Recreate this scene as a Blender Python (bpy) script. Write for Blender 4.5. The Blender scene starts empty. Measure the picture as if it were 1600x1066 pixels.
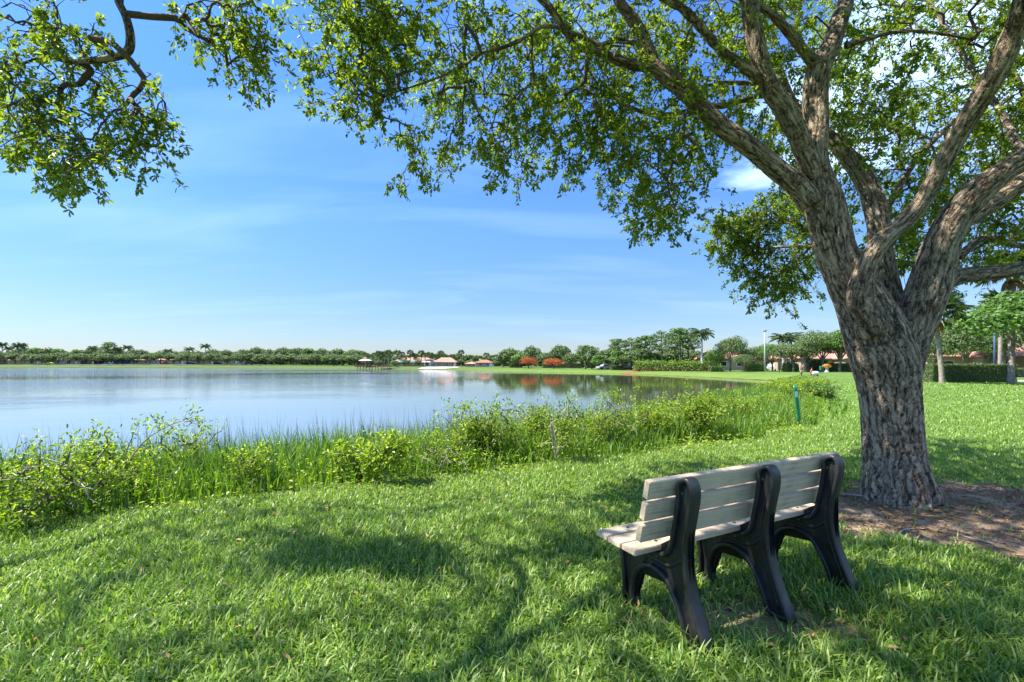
import bpy, bmesh, math, random
import numpy as np
from mathutils import Vector, noise as mnoise
R = math.radians
rng = np.random.default_rng(7)
random.seed(7)
scn = bpy.context.scene
COL = scn.collection

# ---------------------------------------------------------------- camera
F = 711.0; CX = 800.0; HZ = 568.0; EYE = 1.4
cam_d = bpy.data.cameras.new('camera'); cam = bpy.data.objects.new('camera', cam_d); COL.objects.link(cam)
cam_d.sensor_width = 36; cam_d.lens = 36 * F / 1600.0
cam_d.shift_y = (HZ - 533.0) / 1600.0
cam_d.clip_end = 6000; cam_d.clip_start = 0.05
cam.location = (0, 0, EYE); cam.rotation_euler = (R(90), 0, 0)
scn.camera = cam
# ---------------------------------------------------------------- sun, sky, exposure
SUN_EL = 56.0
SDIR = np.array([-math.cos(R(SUN_EL)), 0.03, math.sin(R(SUN_EL))]); SDIR /= np.linalg.norm(SDIR)
sd_ = bpy.data.lights.new('sun', 'SUN'); sd_.energy = 4.6; sd_.angle = R(0.55); sd_.color = (1.0, 0.95, 0.86)
sun = bpy.data.objects.new('sun', sd_); COL.objects.link(sun)
sun.rotation_euler = Vector(SDIR.tolist()).to_track_quat('Z', 'Y').to_euler()
sun.location = (-20, 0, 30)
scn.view_settings.view_transform = 'Standard'; scn.view_settings.look = 'None'
scn.view_settings.exposure = 1.5; scn.view_settings.gamma = 1.0
scn.render.engine = 'CYCLES'
scn.cycles.max_bounces = 7; scn.cycles.diffuse_bounces = 4; scn.cycles.glossy_bounces = 3
scn.cycles.transmission_bounces = 4; scn.cycles.transparent_max_bounces = 6
scn.cycles.sample_clamp_indirect = 6.0

world = bpy.data.worlds.new('World'); scn.world = world; world.use_nodes = True
wn = world.node_tree.nodes; wl = world.node_tree.links
wn.clear()
def N(nodes, t, **kw):
    n = nodes.new(t)
    for k, v in kw.items(): setattr(n, k, v)
    return n
def math_n(nodes, links, op, a, b=None, clamp=False):
    n = nodes.new('ShaderNodeMath'); n.operation = op; n.use_clamp = clamp
    for i, x in enumerate((a, b)):
        if x is None: continue
        if isinstance(x, (int, float)): n.inputs[i].default_value = x
        else: links.new(x, n.inputs[i])
    return n.outputs[0]
def mixc(nodes, links, fac, a, b, blend='MIX'):
    n = nodes.new('ShaderNodeMix'); n.data_type = 'RGBA'; n.blend_type = blend
    for sock, x in ((n.inputs[0], fac), (n.inputs[6], a), (n.inputs[7], b)):
        if isinstance(x, (int, float)): sock.default_value = x
        elif isinstance(x, (tuple, list)): sock.default_value = (*x[:3], 1)
        else: links.new(x, sock)
    return n.outputs[2]
def ramp(nodes, links, fac, stops):
    n = nodes.new('ShaderNodeValToRGB')
    el = n.color_ramp.elements
    while len(el) < len(stops): el.new(0.5)
    for e, (p, c) in zip(el, stops):
        e.position = p
        e.color = (c, c, c, 1) if isinstance(c, (int, float)) else (*c[:3], 1)
    links.new(fac, n.inputs[0]); return n.outputs[0]

sky = N(wn, 'ShaderNodeTexSky', sky_type='NISHITA', sun_disc=False)
sky.sun_elevation = R(SUN_EL); sky.sun_rotation = R(-90); sky.air_density = 1.0; sky.dust_density = 0.15; sky.ozone_density = 2.0
tc = N(wn, 'ShaderNodeTexCoord'); sep = N(wn, 'ShaderNodeSeparateXYZ'); wl.new(tc.outputs['Generated'], sep.inputs[0])
hsv = N(wn, 'ShaderNodeHueSaturation'); hsv.inputs['Hue'].default_value = 0.5; hsv.inputs['Saturation'].default_value = 1.12; hsv.inputs['Value'].default_value = 1.0
wl.new(sky.outputs[0], hsv.inputs['Color'])
zz = math_n(wn, wl, 'MAXIMUM', sep.outputs[2], 0.0)
den = math_n(wn, wl, 'ADD', zz, 0.12)
cv = N(wn, 'ShaderNodeCombineXYZ')
wl.new(math_n(wn, wl, 'DIVIDE', sep.outputs[0], den), cv.inputs[0]); wl.new(math_n(wn, wl, 'DIVIDE', sep.outputs[1], den), cv.inputs[1])
cn = N(wn, 'ShaderNodeTexNoise'); cn.inputs['Scale'].default_value = 1.7; cn.inputs['Detail'].default_value = 7; cn.inputs['Roughness'].default_value = 0.55
wl.new(cv.outputs[0], cn.inputs['Vector'])
# cumulus high up and to the right; clear lower down
elev = ramp(wn, wl, sep.outputs[2], [(0.0, -0.3), (0.5, 0.0), (0.68, 0.20), (1.0, 0.2)])
az = ramp(wn, wl, sep.outputs[0], [(0.0, 0.0), (0.36, 0.0), (0.52, 0.36), (1.0, 0.36)])
mz = ramp(wn, wl, sep.outputs[2], [(0.18, 0.0), (0.34, 1.0)])
bias = math_n(wn, wl, 'ADD', elev, math_n(wn, wl, 'MULTIPLY', az, mz))
cl = math_n(wn, wl, 'ADD', cn.outputs[0], bias)
cm = ramp(wn, wl, cl, [(0.68, 0.0), (0.90, .9)])
# thin streaks of high cloud
mp = N(wn, 'ShaderNodeMapping'); mp.inputs['Scale'].default_value = (0.5, 1.6, 1); mp.inputs['Rotation'].default_value = (0, 0, R(12))
wl.new(cv.outputs[0], mp.inputs['Vector'])
ci = N(wn, 'ShaderNodeTexNoise'); ci.inputs['Scale'].default_value = 1.1; ci.inputs['Detail'].default_value = 6; ci.inputs['Distortion'].default_value = 0.4
wl.new(mp.outputs[0], ci.inputs['Vector'])
cim = ramp(wn, wl, ci.outputs[0], [(0.50, 0.0), (0.85, 0.24)])
cfac = math_n(wn, wl, 'MAXIMUM', cm, cim, True)
cmix = mixc(wn, wl, cfac, hsv.outputs[0], (8.5, 8.9, 9.6))
tint = ramp(wn, wl, sep.outputs[2], [(0.0, (.26, .29, .385)), (0.10, (.33, .375, .48)), (0.28, (.42, .53, .72)), (0.45, (.43, .59, .86)), (0.62, (.45, .64, .94))])
SKYMUL = mixc(wn, wl, 1.0, cmix, tint, 'MULTIPLY')
bg = N(wn, 'ShaderNodeBackground'); bg.inputs['Strength'].default_value = 0.125
wl.new(SKYMUL, bg.inputs[0])
wo = N(wn, 'ShaderNodeOutputWorld'); wl.new(bg.outputs[0], wo.inputs[0])

# ---------------------------------------------------------------- helpers
def nrm(a): return a / (np.linalg.norm(a, axis=-1, keepdims=True) + 1e-9)
def P3(px, py, D): return np.array([(px - CX) / F * D, D, EYE - (py - HZ) / F * D])
def proj(P):
    P = np.atleast_2d(P); Y = np.maximum(P[:, 1], 1e-3)
    return CX + F * P[:, 0] / Y, HZ + F * (EYE - P[:, 2]) / Y
def gpt(px, py, z=0.0):
    D = F * (EYE - z) / (py - HZ); return np.array([(px - CX) / F * D, D])
def inpoly(x, y, poly):
    x = np.asarray(x, float); y = np.asarray(y, float); c = np.zeros(x.shape, bool); n = len(poly); j = n - 1
    for i in range(n):
        xi, yi = poly[i]; xj, yj = poly[j]
        m = ((yi > y) != (yj > y)) & (x < (xj - xi) * (y - yi) / ((yj - yi) if yj != yi else 1e-9) + xi)
        c ^= m; j = i
    return c
def seg_dist(x, y, poly, closed=True):
    d = np.full(x.shape, 1e9); n = len(poly)
    for i in range(n if closed else n - 1):
        ax, ay = poly[i]; bx, by = poly[(i + 1) % n]
        dx, dy = bx - ax, by - ay; L = dx * dx + dy * dy + 1e-12
        t = np.clip(((x - ax) * dx + (y - ay) * dy) / L, 0, 1)
        d = np.minimum(d, np.hypot(x - ax - t * dx, y - ay - t * dy))
    return d
def sstep(t): t = np.clip(t, 0, 1); return t * t * (3 - 2 * t)

class MB:
    """collects vertices and faces of ONE mesh"""
    def __init__(s): s.v = []; s.f = []; s.b = []; s.n = 0; s.mi = []
    def add(s, V, Fs, bark=None, mi=0):
        V = np.asarray(V, float); s.v.append(V)
        s.b.append(np.zeros((len(V), 3)) if bark is None else bark)
        for A in (Fs if isinstance(Fs, list) else [Fs]):
            A = np.asarray(A, int)
            if len(A): s.f.append(A + s.n); s.mi.append(np.full(len(A), mi))
        s.n += len(V); return s
    def build(s, name, mats, parent=None, smooth=True):
        me = bpy.data.meshes.new(name)
        V = np.concatenate(s.v); me.vertices.add(len(V)); me.vertices.foreach_set('co', V.ravel().astype(np.float32))
        idx = np.concatenate([a.ravel() for a in s.f]); tot = np.concatenate([np.full(len(a), a.shape[1]) for a in s.f])
        me.loops.add(len(idx)); me.loops.foreach_set('vertex_index', idx.astype(np.int32))
        me.polygons.add(len(tot)); st = np.concatenate([[0], np.cumsum(tot)[:-1]])
        me.polygons.foreach_set('loop_start', st.astype(np.int32)); me.polygons.foreach_set('loop_total', tot.astype(np.int32))
        me.polygons.foreach_set('use_smooth', np.full(len(tot), smooth))
        if not isinstance(mats, (list, tuple)): mats = [mats]
        for m in mats: me.materials.append(m)
        if len(mats) > 1: me.polygons.foreach_set('material_index', np.concatenate(s.mi).astype(np.int32))
        at = me.attributes.new('bark', 'FLOAT_VECTOR', 'POINT'); at.data.foreach_set('vector', np.concatenate(s.b).ravel().astype(np.float32))
        me.update(calc_edges=True); me.validate()
        o = bpy.data.objects.new(name, me); COL.objects.link(o)
        if parent is not None: o.parent = parent
        return o
    def box(s, c, size, mi=0, rz=0.0, taper=0.0):
        x, y, z = np.array(size) / 2
        V = np.array([[-x, -y, -z], [x, -y, -z], [x, y, -z], [-x, y, -z], [-x, -y, z], [x, -y, z], [x, y, z], [-x, y, z]], float)
        V[4:, :2] *= (1 - taper)
        if rz: V = rotz(V, rz)
        s.add(V + np.array(c), np.array([[0, 3, 2, 1], [4, 5, 6, 7], [0, 1, 5, 4], [1, 2, 6, 5], [2, 3, 7, 6], [3, 0, 4, 7]]), mi=mi); return s
def rotz(V, a):
    c, s = math.cos(a), math.sin(a); V = np.array(V, float)
    return np.stack([V[..., 0] * c - V[..., 1] * s, V[..., 0] * s + V[..., 1] * c, V[..., 2]], -1)
def spline(P, n):
    """Catmull-Rom through rows of P (any columns)"""
    P = np.asarray(P, float); m = len(P)
    if m == 2: return P[0] + (P[1] - P[0]) * np.linspace(0, 1, n)[:, None]
    Q = np.vstack([2 * P[0] - P[1], P, 2 * P[-1] - P[-2]])
    t = np.linspace(0, m - 1 - 1e-6, n); i = t.astype(int); u = (t - i)[:, None]
    a, b, c, d = Q[i], Q[i + 1], Q[i + 2], Q[i + 3]
    return 0.5 * (2 * b + (c - a) * u + (2 * a - 5 * b + 4 * c - d) * u ** 2 + (3 * b - a - 3 * c + d) * u ** 3)
def tube(P, r, k=8, cap=True):
    P = np.asarray(P, float); n = len(P); r = np.broadcast_to(np.asarray(r, float), (n,))
    T = nrm(np.gradient(P, axis=0)); up = np.array([0.31, 0.95, 0.07]) if abs(T[0, 2]) > .7 else np.array([0.05, 0.1, 1.0])
    A = []
    a = nrm(np.cross(T[0], up))
    for i in range(n):
        a = nrm(a - T[i] * (a @ T[i])); A.append(a)
    A = np.array(A); B = np.cross(T, A)
    th = np.linspace(0, 2 * np.pi, k, endpoint=False)
    V = P[:, None] + r[:, None, None] * (np.cos(th)[None, :, None] * A[:, None] + np.sin(th)[None, :, None] * B[:, None])
    i = np.arange(n - 1)[:, None] * k; j = np.arange(k)[None]; j2 = (j + 1) % k
    Fq = np.stack([i + j, i + j2, i + k + j2, i + k + j], -1).reshape(-1, 4)
    ln = np.concatenate([[0], np.cumsum(np.linalg.norm(np.diff(P, axis=0), axis=1))])
    bk = np.stack([np.cos(th)[None] * r[:, None], np.sin(th)[None] * r[:, None], np.broadcast_to(ln[:, None], (n, k))], -1).reshape(-1, 3)
    V = V.reshape(-1, 3); fs = [Fq]
    if cap:
        V = np.vstack([V, P[0], P[-1]]); bk = np.vstack([bk, [0, 0, 0], [0, 0, ln[-1]]]); c0, c1 = n * k, n * k + 1; q = np.arange(k); q2 = (q + 1) % k
        fs.append(np.concatenate([np.stack([np.full(k, c0), q2, q], -1), np.stack([np.full(k, c1), (n - 1) * k + q, (n - 1) * k + q2], -1)]))
    return V, fs, bk
def leaves(P, A, Nn, l, w, fold=0.12, droop=0.15):
    """pointed oval leaves, two folded halves each"""
    A = nrm(A); S = nrm(np.cross(A, Nn)); U = np.cross(S, A); l = np.broadcast_to(l, (len(P),))[:, None]; w = np.broadcast_to(w, (len(P),))[:, None]
    v = [P, P + A * l * .38 + S * w * .42 + U * w * fold, P + A * l * .74 + S * w * .46 + U * (w * fold - l * droop * .5), P + A * l - U * l * droop,
         P + A * l * .74 - S * w * .46 + U * (w * fold - l * droop * .5), P + A * l * .38 - S * w * .42 + U * w * fold]
    V = np.stack(v, 1).reshape(-1, 3); b = np.arange(len(P))[:, None] * 6
    return V, np.concatenate([b + np.array([0, 1, 2, 3]), b + np.array([0, 3, 4, 5])])
def cards(P, Nn, s):
    """small clump faces for far crowns: ragged quads"""
    n = len(P); Nn = nrm(Nn); T = nrm(np.cross(Nn, rng.normal(size=(n, 3)))); B = np.cross(Nn, T); s = np.broadcast_to(s, (n,))[:, None]
    j = rng.uniform(.55, 1.15, (4, n, 1))
    V = np.stack([P - T * s * j[0], P - B * s * j[1] * .7 + Nn * s * .15, P + T * s * j[2], P + B * s * j[3] * .7 + Nn * s * .15], 1).reshape(-1, 3)
    return V, np.arange(n)[:, None] * 4 + np.arange(4)
def empty(name, loc=(0, 0, 0), rz=0.0, label=None, cat=None, group=None, scale=1.0):
    o = bpy.data.objects.new(name, None); COL.objects.link(o); o.location = tuple(float(x) for x in loc); o.rotation_euler = (0, 0, rz); o.scale = (scale,) * 3
    o.empty_display_size = .1
    return tag(o, label, cat, group)
def tag(o, label=None, cat=None, group=None, kind=None):
    for k, v in (('label', label), ('category', cat), ('group', group), ('kind', kind)):
        if v: o[k] = v
    return o
def copy_thing(o, loc, rz=0.0, sc=1.0, label=None, group=None, zs=None):
    r = o.copy(); COL.objects.link(r); r.location = tuple(float(x) for x in loc); r.rotation_euler = (0, 0, rz); r.scale = (sc, sc, sc * (zs or 1))
    if label: r['label'] = label
    if group: r['group'] = group
    for ch in KIDS.get(o.name, []):
        c = ch.copy(); COL.objects.link(c); c.parent = r
        for g in KIDS.get(ch.name, []):
            d = g.copy(); COL.objects.link(d); d.parent = c
    return r
KIDS = {}
def note_kids():
    KIDS.clear()
    for o in bpy.data.objects:
        if o.parent: KIDS.setdefault(o.parent.name, []).append(o)

# ---------------------------------------------------------------- materials
def new_mat(name):
    m = bpy.data.materials.new(name); m.use_nodes = True; n = m.node_tree.nodes; l = m.node_tree.links
    b = n['Principled BSDF']; return m, n, l, b
def simple(name, col, rough=0.6, metal=0.0, var=0.12, scale=6.0, bump=0.0, spec=0.5):
    m, n, l, b = new_mat(name)
    t = N(n, 'ShaderNodeTexCoord'); no = N(n, 'ShaderNodeTexNoise'); no.inputs['Scale'].default_value = scale; no.inputs['Detail'].default_value = 6
    l.new(t.outputs['Object'], no.inputs['Vector'])
    lo = tuple(c * (1 - var * 1.6) for c in col); hi = tuple(min(1, c * (1 + var)) for c in col)
    l.new(ramp(n, l, no.outputs[0], [(0.3, lo), (0.7, hi)]), b.inputs['Base Color'])
    b.inputs['Roughness'].default_value = rough; b.inputs['Metallic'].default_value = metal; b.inputs['Specular IOR Level'].default_value = spec
    if bump:
        bp = N(n, 'ShaderNodeBump'); bp.inputs['Strength'].default_value = 0.6; bp.inputs['Distance'].default_value = bump
        l.new(no.outputs[0], bp.inputs['Height']); l.new(bp.outputs[0], b.inputs['Normal'])
    return m
def leaf_mat(name, dark, mid, light, trans=0.35, rough=0.45, tcol=None, spec=0.35, nscale=0.6):
    m, n, l, b = new_mat(name)
    g = N(n, 'ShaderNodeNewGeometry'); t = N(n, 'ShaderNodeTexCoord')
    no = N(n, 'ShaderNodeTexNoise'); no.inputs['Scale'].default_value = nscale; no.inputs['Detail'].default_value = 3; l.new(t.outputs['Object'], no.inputs['Vector'])
    f = math_n(n, l, 'ADD', math_n(n, l, 'MULTIPLY', g.outputs['Random Per Island'], 0.62), math_n(n, l, 'MULTIPLY', no.outputs[0], 0.42))
    col = ramp(n, l, f, [(0.12, dark), (0.5, mid), (0.92, light)])
    l.new(col, b.inputs['Base Color']); b.inputs['Roughness'].default_value = rough; b.inputs['Specular IOR Level'].default_value = spec
    tr = N(n, 'ShaderNodeBsdfTranslucent'); l.new(mixc(n, l, 1.0, col, tcol or (1.25, 1.3, .55), 'MULTIPLY'), tr.inputs[0])
    mx = N(n, 'ShaderNodeMixShader'); mx.inputs[0].default_value = trans
    l.new(b.outputs[0], mx.inputs[1]); l.new(tr.outputs[0], mx.inputs[2]); l.new(mx.outputs[0], n['Material Output'].inputs[0])
    return m
def bark_mat(name, dark, mid, light, scale=9.0, depth=0.02, lichen=0.0, ridge=0.0):
    m, n, l, b = new_mat(name)
    at = N(n, 'ShaderNodeAttribute', attribute_name='bark')
    wob = N(n, 'ShaderNodeTexNoise'); wob.inputs['Scale'].default_value = 6; wob.inputs['Detail'].default_value = 4; l.new(at.outputs['Vector'], wob.inputs['Vector'])
    ad = N(n, 'ShaderNodeVectorMath', operation='MULTIPLY_ADD'); l.new(wob.outputs['Color'], ad.inputs[0]); ad.inputs[1].default_value = (.10, .10, .10); l.new(at.outputs['Vector'], ad.inputs[2])
    def stretched(s, zs, **kw):
        mp = N(n, 'ShaderNodeMapping'); mp.inputs['Scale'].default_value = (s, s, s * zs); l.new(ad.outputs[0], mp.inputs['Vector'])
        o = N(n, 'ShaderNodeTexNoise', **kw); o.inputs['Scale'].default_value = 1; l.new(mp.outputs[0], o.inputs['Vector']); return o
    r1 = stretched(scale * 2.1, .15); r1.inputs['Detail'].default_value = 3; r1.inputs['Roughness'].default_value = .55
    rid = math_n(n, l, 'MULTIPLY', math_n(n, l, 'ABSOLUTE', math_n(n, l, 'SUBTRACT', r1.outputs[0], .5)), 6.5, True)       # 0 in the furrows
    r2 = stretched(scale * 5.0, .55); r2.inputs['Detail'].default_value = 3
    crk = math_n(n, l, 'MULTIPLY', math_n(n, l, 'ABSOLUTE', math_n(n, l, 'SUBTRACT', r2.outputs[0], .5)), 9.0, True)
    no = stretched(scale * 9, .6); no.inputs['Detail'].default_value = 7; no.inputs['Roughness'].default_value = .75
    big = N(n, 'ShaderNodeTexNoise'); big.inputs['Scale'].default_value = 2.2; big.inputs['Detail'].default_value = 4; l.new(at.outputs['Vector'], big.inputs['Vector'])
    h = math_n(n, l, 'ADD', math_n(n, l, 'ADD', math_n(n, l, 'MULTIPLY', rid, .55), math_n(n, l, 'MULTIPLY', crk, .22)), math_n(n, l, 'MULTIPLY', no.outputs[0], .45))
    hc = h
    if ridge:
        ra = N(n, 'ShaderNodeAttribute', attribute_name='ridge'); hc = math_n(n, l, 'ADD', math_n(n, l, 'MULTIPLY', h, .62), math_n(n, l, 'MULTIPLY', ra.outputs['Fac'], ridge))
    c = ramp(n, l, hc, [(0.26, dark), (0.53, mid), (0.90, light)])
    c = mixc(n, l, math_n(n, l, 'MULTIPLY', big.outputs[0], .5), c, mixc(n, l, 1.0, c, (1.5, 1.2, .95), 'MULTIPLY'))
    if lichen:
        li = ramp(n, l, math_n(n, l, 'ADD', math_n(n, l, 'MULTIPLY', no.outputs[0], .5), math_n(n, l, 'MULTIPLY', big.outputs[0], .5)), [(0.50, 0.0), (0.58, lichen)])
        c = mixc(n, l, math_n(n, l, 'MULTIPLY', li, rid), c, (0.30, 0.33, 0.26))
    l.new(c, b.inputs['Base Color']); b.inputs['Roughness'].default_value = 0.9; b.inputs['Specular IOR Level'].default_value = .2
    bp = N(n, 'ShaderNodeBump'); bp.inputs['Strength'].default_value = 1.0; bp.inputs['Distance'].default_value = depth
    l.new(h, bp.inputs['Height']); l.new(bp.outputs[0], b.inputs['Normal'])
    return m

M = {}
M['oak_leaf'] = leaf_mat('oak_leaf', (.04, .075, .012), (.125, .185, .024), (.25, .31, .045), trans=.58, rough=.38, tcol=(1.85, 1.85, .62), nscale=1.5)
M['far_leaf'] = leaf_mat('far_leaf', (.035, .07, .026), (.10, .155, .048), (.20, .26, .08), trans=.25, rough=.6, nscale=.35)
M['pine_leaf'] = leaf_mat('pine_leaf', (.04, .08, .022), (.10, .17, .04), (.20, .28, .07), trans=.25, rough=.6, nscale=.5)
M['bright_leaf'] = leaf_mat('bright_leaf', (.04, .09, .02), (.10, .20, .035), (.2, .32, .07), trans=.35, rough=.5, nscale=.5)
M['shrub_leaf'] = leaf_mat('shrub_leaf', (.035, .085, .012), (.20, .30, .03), (.47, .52, .10), trans=.45, rough=.4, nscale=1.6, tcol=(1.5, 1.6, .4))
M['palm_leaf'] = leaf_mat('palm_leaf', (.03, .06, .025), (.07, .12, .04), (.16, .2, .07), trans=.2, rough=.4, nscale=.5)
M['dead_frond'] = leaf_mat('dead_frond', (.18, .11, .04), (.32, .2, .08), (.42, .3, .12), trans=.2, rough=.8)
M['flame_leaf'] = leaf_mat('flame_leaf', (.08, .10, .02), (.46, .10, .02), (.70, .14, .03), trans=.2, rough=.6, nscale=.25, tcol=(1, 1, 1))
M['reed'] = leaf_mat('reed', (.035, .085, .012), (.10, .20, .02), (.22, .32, .05), trans=.4, rough=.45, nscale=1.0, tcol=(1.3, 1.4, .4))
M['reed_brown'] = leaf_mat('reed_brown', (.04, .05, .02), (.09, .09, .035), (.16, .13, .06), trans=.2, rough=.7)
M['grass'] = leaf_mat('grass', (.055, .12, .014), (.165, .285, .036), (.45, .53, .17), trans=.42, rough=.42, nscale=1.3, tcol=(1.25, 1.35, .4), spec=.45)
M['litter'] = leaf_mat('litter', (.08, .045, .025), (.26, .14, .075), (.55, .30, .16), trans=.1, rough=.8, tcol=(1, .8, .6))
M['hedge_leaf'] = leaf_mat('hedge_leaf', (.04, .075, .02), (.11, .18, .045), (.22, .29, .08), trans=.25, rough=.45, nscale=1.2)
M['croton_leaf'] = leaf_mat('croton_leaf', (.06, .12, .02), (.16, .28, .04), (.36, .42, .07), trans=.3, rough=.45, nscale=.9)
M['oak_bark'] = bark_mat('oak_bark', (.022, .016, .012), (.15, .12, .09), (.42, .35, .28), scale=9.5, depth=.022, lichen=.55)
M['trunk_bark'] = bark_mat('trunk_bark', (.018, .013, .010), (.15, .113, .08), (.50, .415, .315), scale=9.5, depth=.026, lichen=.5, ridge=.38)
M['twig'] = simple('twig', (.10, .07, .05), .85, scale=30)
M['bark_grey'] = simple('bark_grey', (.20, .165, .13), .9, var=.3, scale=3, bump=.05)
M['bark_dark'] = simple('bark_dark', (.10, .08, .065), .9, var=.3, scale=3, bump=.05)
M['palm_trunk'] = simple('palm_trunk', (.30, .245, .19), .85, var=.25, scale=5, bump=.04)
M['royal_trunk'] = simple('royal_trunk', (.36, .38, .38), .8, var=.15, scale=3)
M['stem_white'] = simple('stem_white', (.38, .35, .30), .85, var=.3, scale=25)

# ---------------------------------------------------------------- ground, lake
WATER_Z = -0.9
LAKE = [(-60, -60), (-14, 2.6), (-7.5, 6.4), (-4.0, 8.3), (-1, 9.8), (1.5, 11.2), (4.2, 13.2), (7.5, 17.5), (11, 24), (17, 32), (25, 44), (31.5, 54), (35, 61),
        (33.6, 66), (31.8, 76), (27, 96), (16, 113), (-7.7, 136), (-24, 168), (-51, 182), (-131, 233), (-306, 272), (-650, 330), (-950, 250), (-700, -250), (-100, -200)]
def lake_sd(x, y):
    x = np.asarray(x, float); y = np.asarray(y, float)
    d = seg_dist(x, y, LAKE); return np.where(inpoly(x, y, LAKE), -d, d)
def ground_z(x, y):
    x = np.asarray(x, float); y = np.asarray(y, float); sd = lake_sd(x, y)
    far = sstep((y - 45) / 40.0)
    zt = -0.32 * far
    zt = zt + sstep((y - 105) / 60) * 0.35
    zt = zt + sstep((-x - 60) / 150) * 0.75
    w = 4.2 + 5 * sstep((y - 60) / 80)
    z = np.where(sd > 0, WATER_Z + (zt - WATER_Z) * sstep(0.5 + sd / w * .5) * 2 - (zt - WATER_Z), 0)
    z = np.where(sd > w, zt, z)
    z = np.where(sd <= 0, WATER_Z - 0.9 * sstep(-sd / 5), z)
    z = z + np.where(sd > w * .8, 0.02 * np.sin(x * .9 + 1.3) * np.cos(y * .7) + .008 * np.sin(x * 3.1) * np.sin(y * 2.7 + 1), 0)
    return z
def gz(x, y): return float(ground_z(np.array([x]), np.array([y]))[0])
DIRT = [(2.55, 3.82), (2.95, 4.45), (3.5, 5.0), (4.6, 5.35), (6.2, 5.2), (7.6, 4.9), (7.8, 3.9), (6.3, 3.25), (5.2, 3.05), (4.1, 3.1), (3.4, 3.3), (2.9, 3.5)]
def dirt_mask(x, y):
    x = np.asarray(x, float); y = np.asarray(y, float)
    n = .16 * np.sin(x * 5.1 + y * 2.3) + .1 * np.sin(x * 11.3 - y * 8.1) + .07 * np.sin(y * 17 + x * 3)
    s = seg_dist(x, y, DIRT); s = np.where(inpoly(x, y, DIRT), s, -s)
    m = sstep((s + n * .8) / .28 + .5)
    d2 = np.hypot((x - 1.28) / .62, (y - 2.5) / .3)      # worn spot between the bench legs
    return np.maximum(m, .75 * sstep((1.0 - d2 + n) / .5))

def ground_mesh():
    a = math.asinh(1800 / 2.2); xs = 2.2 * np.sinh(np.linspace(-a, a, 560))
    t = np.linspace(0, 1, 640); b = math.asinh(3000 / 2.5); ys = 2.5 * np.sinh(np.linspace(-math.asinh(70 / 2.5), b, 640)) + 1.5
    X, Y = np.meshgrid(xs, ys); Z = ground_z(X.ravel(), Y.ravel())
    V = np.stack([X.ravel(), Y.ravel(), Z], 1); nx, ny = len(xs), len(ys)
    i = np.arange(ny - 1)[:, None] * nx + np.arange(nx - 1)[None]; Fq = np.stack([i, i + 1, i + nx + 1, i + nx], -1).reshape(-1, 4)
    sd = lake_sd(X.ravel(), Y.ravel())
    att = np.stack([dirt_mask(X.ravel(), Y.ravel()), sd, sstep((Y.ravel() - 110) / 70) * sstep((120 - sd) / 60)], 1)
    m, n, l, bs = new_mat('lawn_ground')
    at = N(n, 'ShaderNodeAttribute', attribute_name='bark'); sp = N(n, 'ShaderNodeSeparateXYZ'); l.new(at.outputs['Vector'], sp.inputs[0])
    t = N(n, 'ShaderNodeTexCoord')
    def noi(s, d=6, r=.6):
        o = N(n, 'ShaderNodeTexNoise'); o.inputs['Scale'].default_value = s; o.inputs['Detail'].default_value = d; o.inputs['Roughness'].default_value = r; l.new(t.outputs['Object'], o.inputs['Vector']); return o.outputs[0]
    n1, n2, n3 = noi(.35), noi(3.0), noi(45, 4, .7)
    f = math_n(n, l, 'ADD', math_n(n, l, 'MULTIPLY', n1, .45), math_n(n, l, 'ADD', math_n(n, l, 'MULTIPLY', n2, .3), math_n(n, l, 'MULTIPLY', n3, .35)))
    g = ramp(n, l, f, [(.36, (.05, .09, .018)), (.55, (.095, .16, .03)), (.74, (.15, .21, .05))])  # ground greens darkened to include the self-shadow of grass blades
    # yellow-green rough strip next to the planting, brown bed under water
    ye = ramp(n, l, math_n(n, l, 'DIVIDE', sp.outputs[1], 10), [(.0, 0.8), (.36, .75), (.5, 0.0)])
    g = mixc(n, l, math_n(n, l, 'MULTIPLY', ye, n2), g, (.15, .19, .035))
    g = mixc(n, l, math_n(n, l, 'MULTIPLY', sp.outputs[2], .75), g, (.07, .10, .025))      # rougher, darker bank grass across the lake
    dcol = ramp(n, l, math_n(n, l, 'ADD', math_n(n, l, 'MULTIPLY', n2, .5), math_n(n, l, 'MULTIPLY', noi(60, 6, .75), .5)), [(.35, (.085, .055, .034)), (.50, (.235, .16, .105)), (.64, (.48, .37, .265))])
    c = mixc(n, l, sp.outputs[0], g, dcol)
    bed = ramp(n, l, sp.outputs[1], [(0.0, 1.0), (0.25, 0.0)])
    c = mixc(n, l, bed, c, (.05, .045, .02))
    l.new(c, bs.inputs['Base Color']); bs.inputs['Roughness'].default_value = .95; bs.inputs['Specular IOR Level'].default_value = .1
    bp = N(n, 'ShaderNodeBump'); bp.inputs['Strength'].default_value = 1; bp.inputs['Distance'].default_value = .03; l.new(n3, bp.inputs['Height']); l.new(bp.outputs[0], bs.inputs['Normal'])
    mb = MB(); mb.add(V, Fq, att); o = mb.build('ground', m); tag(o, kind='structure'); return o
ground_mesh()

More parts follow.
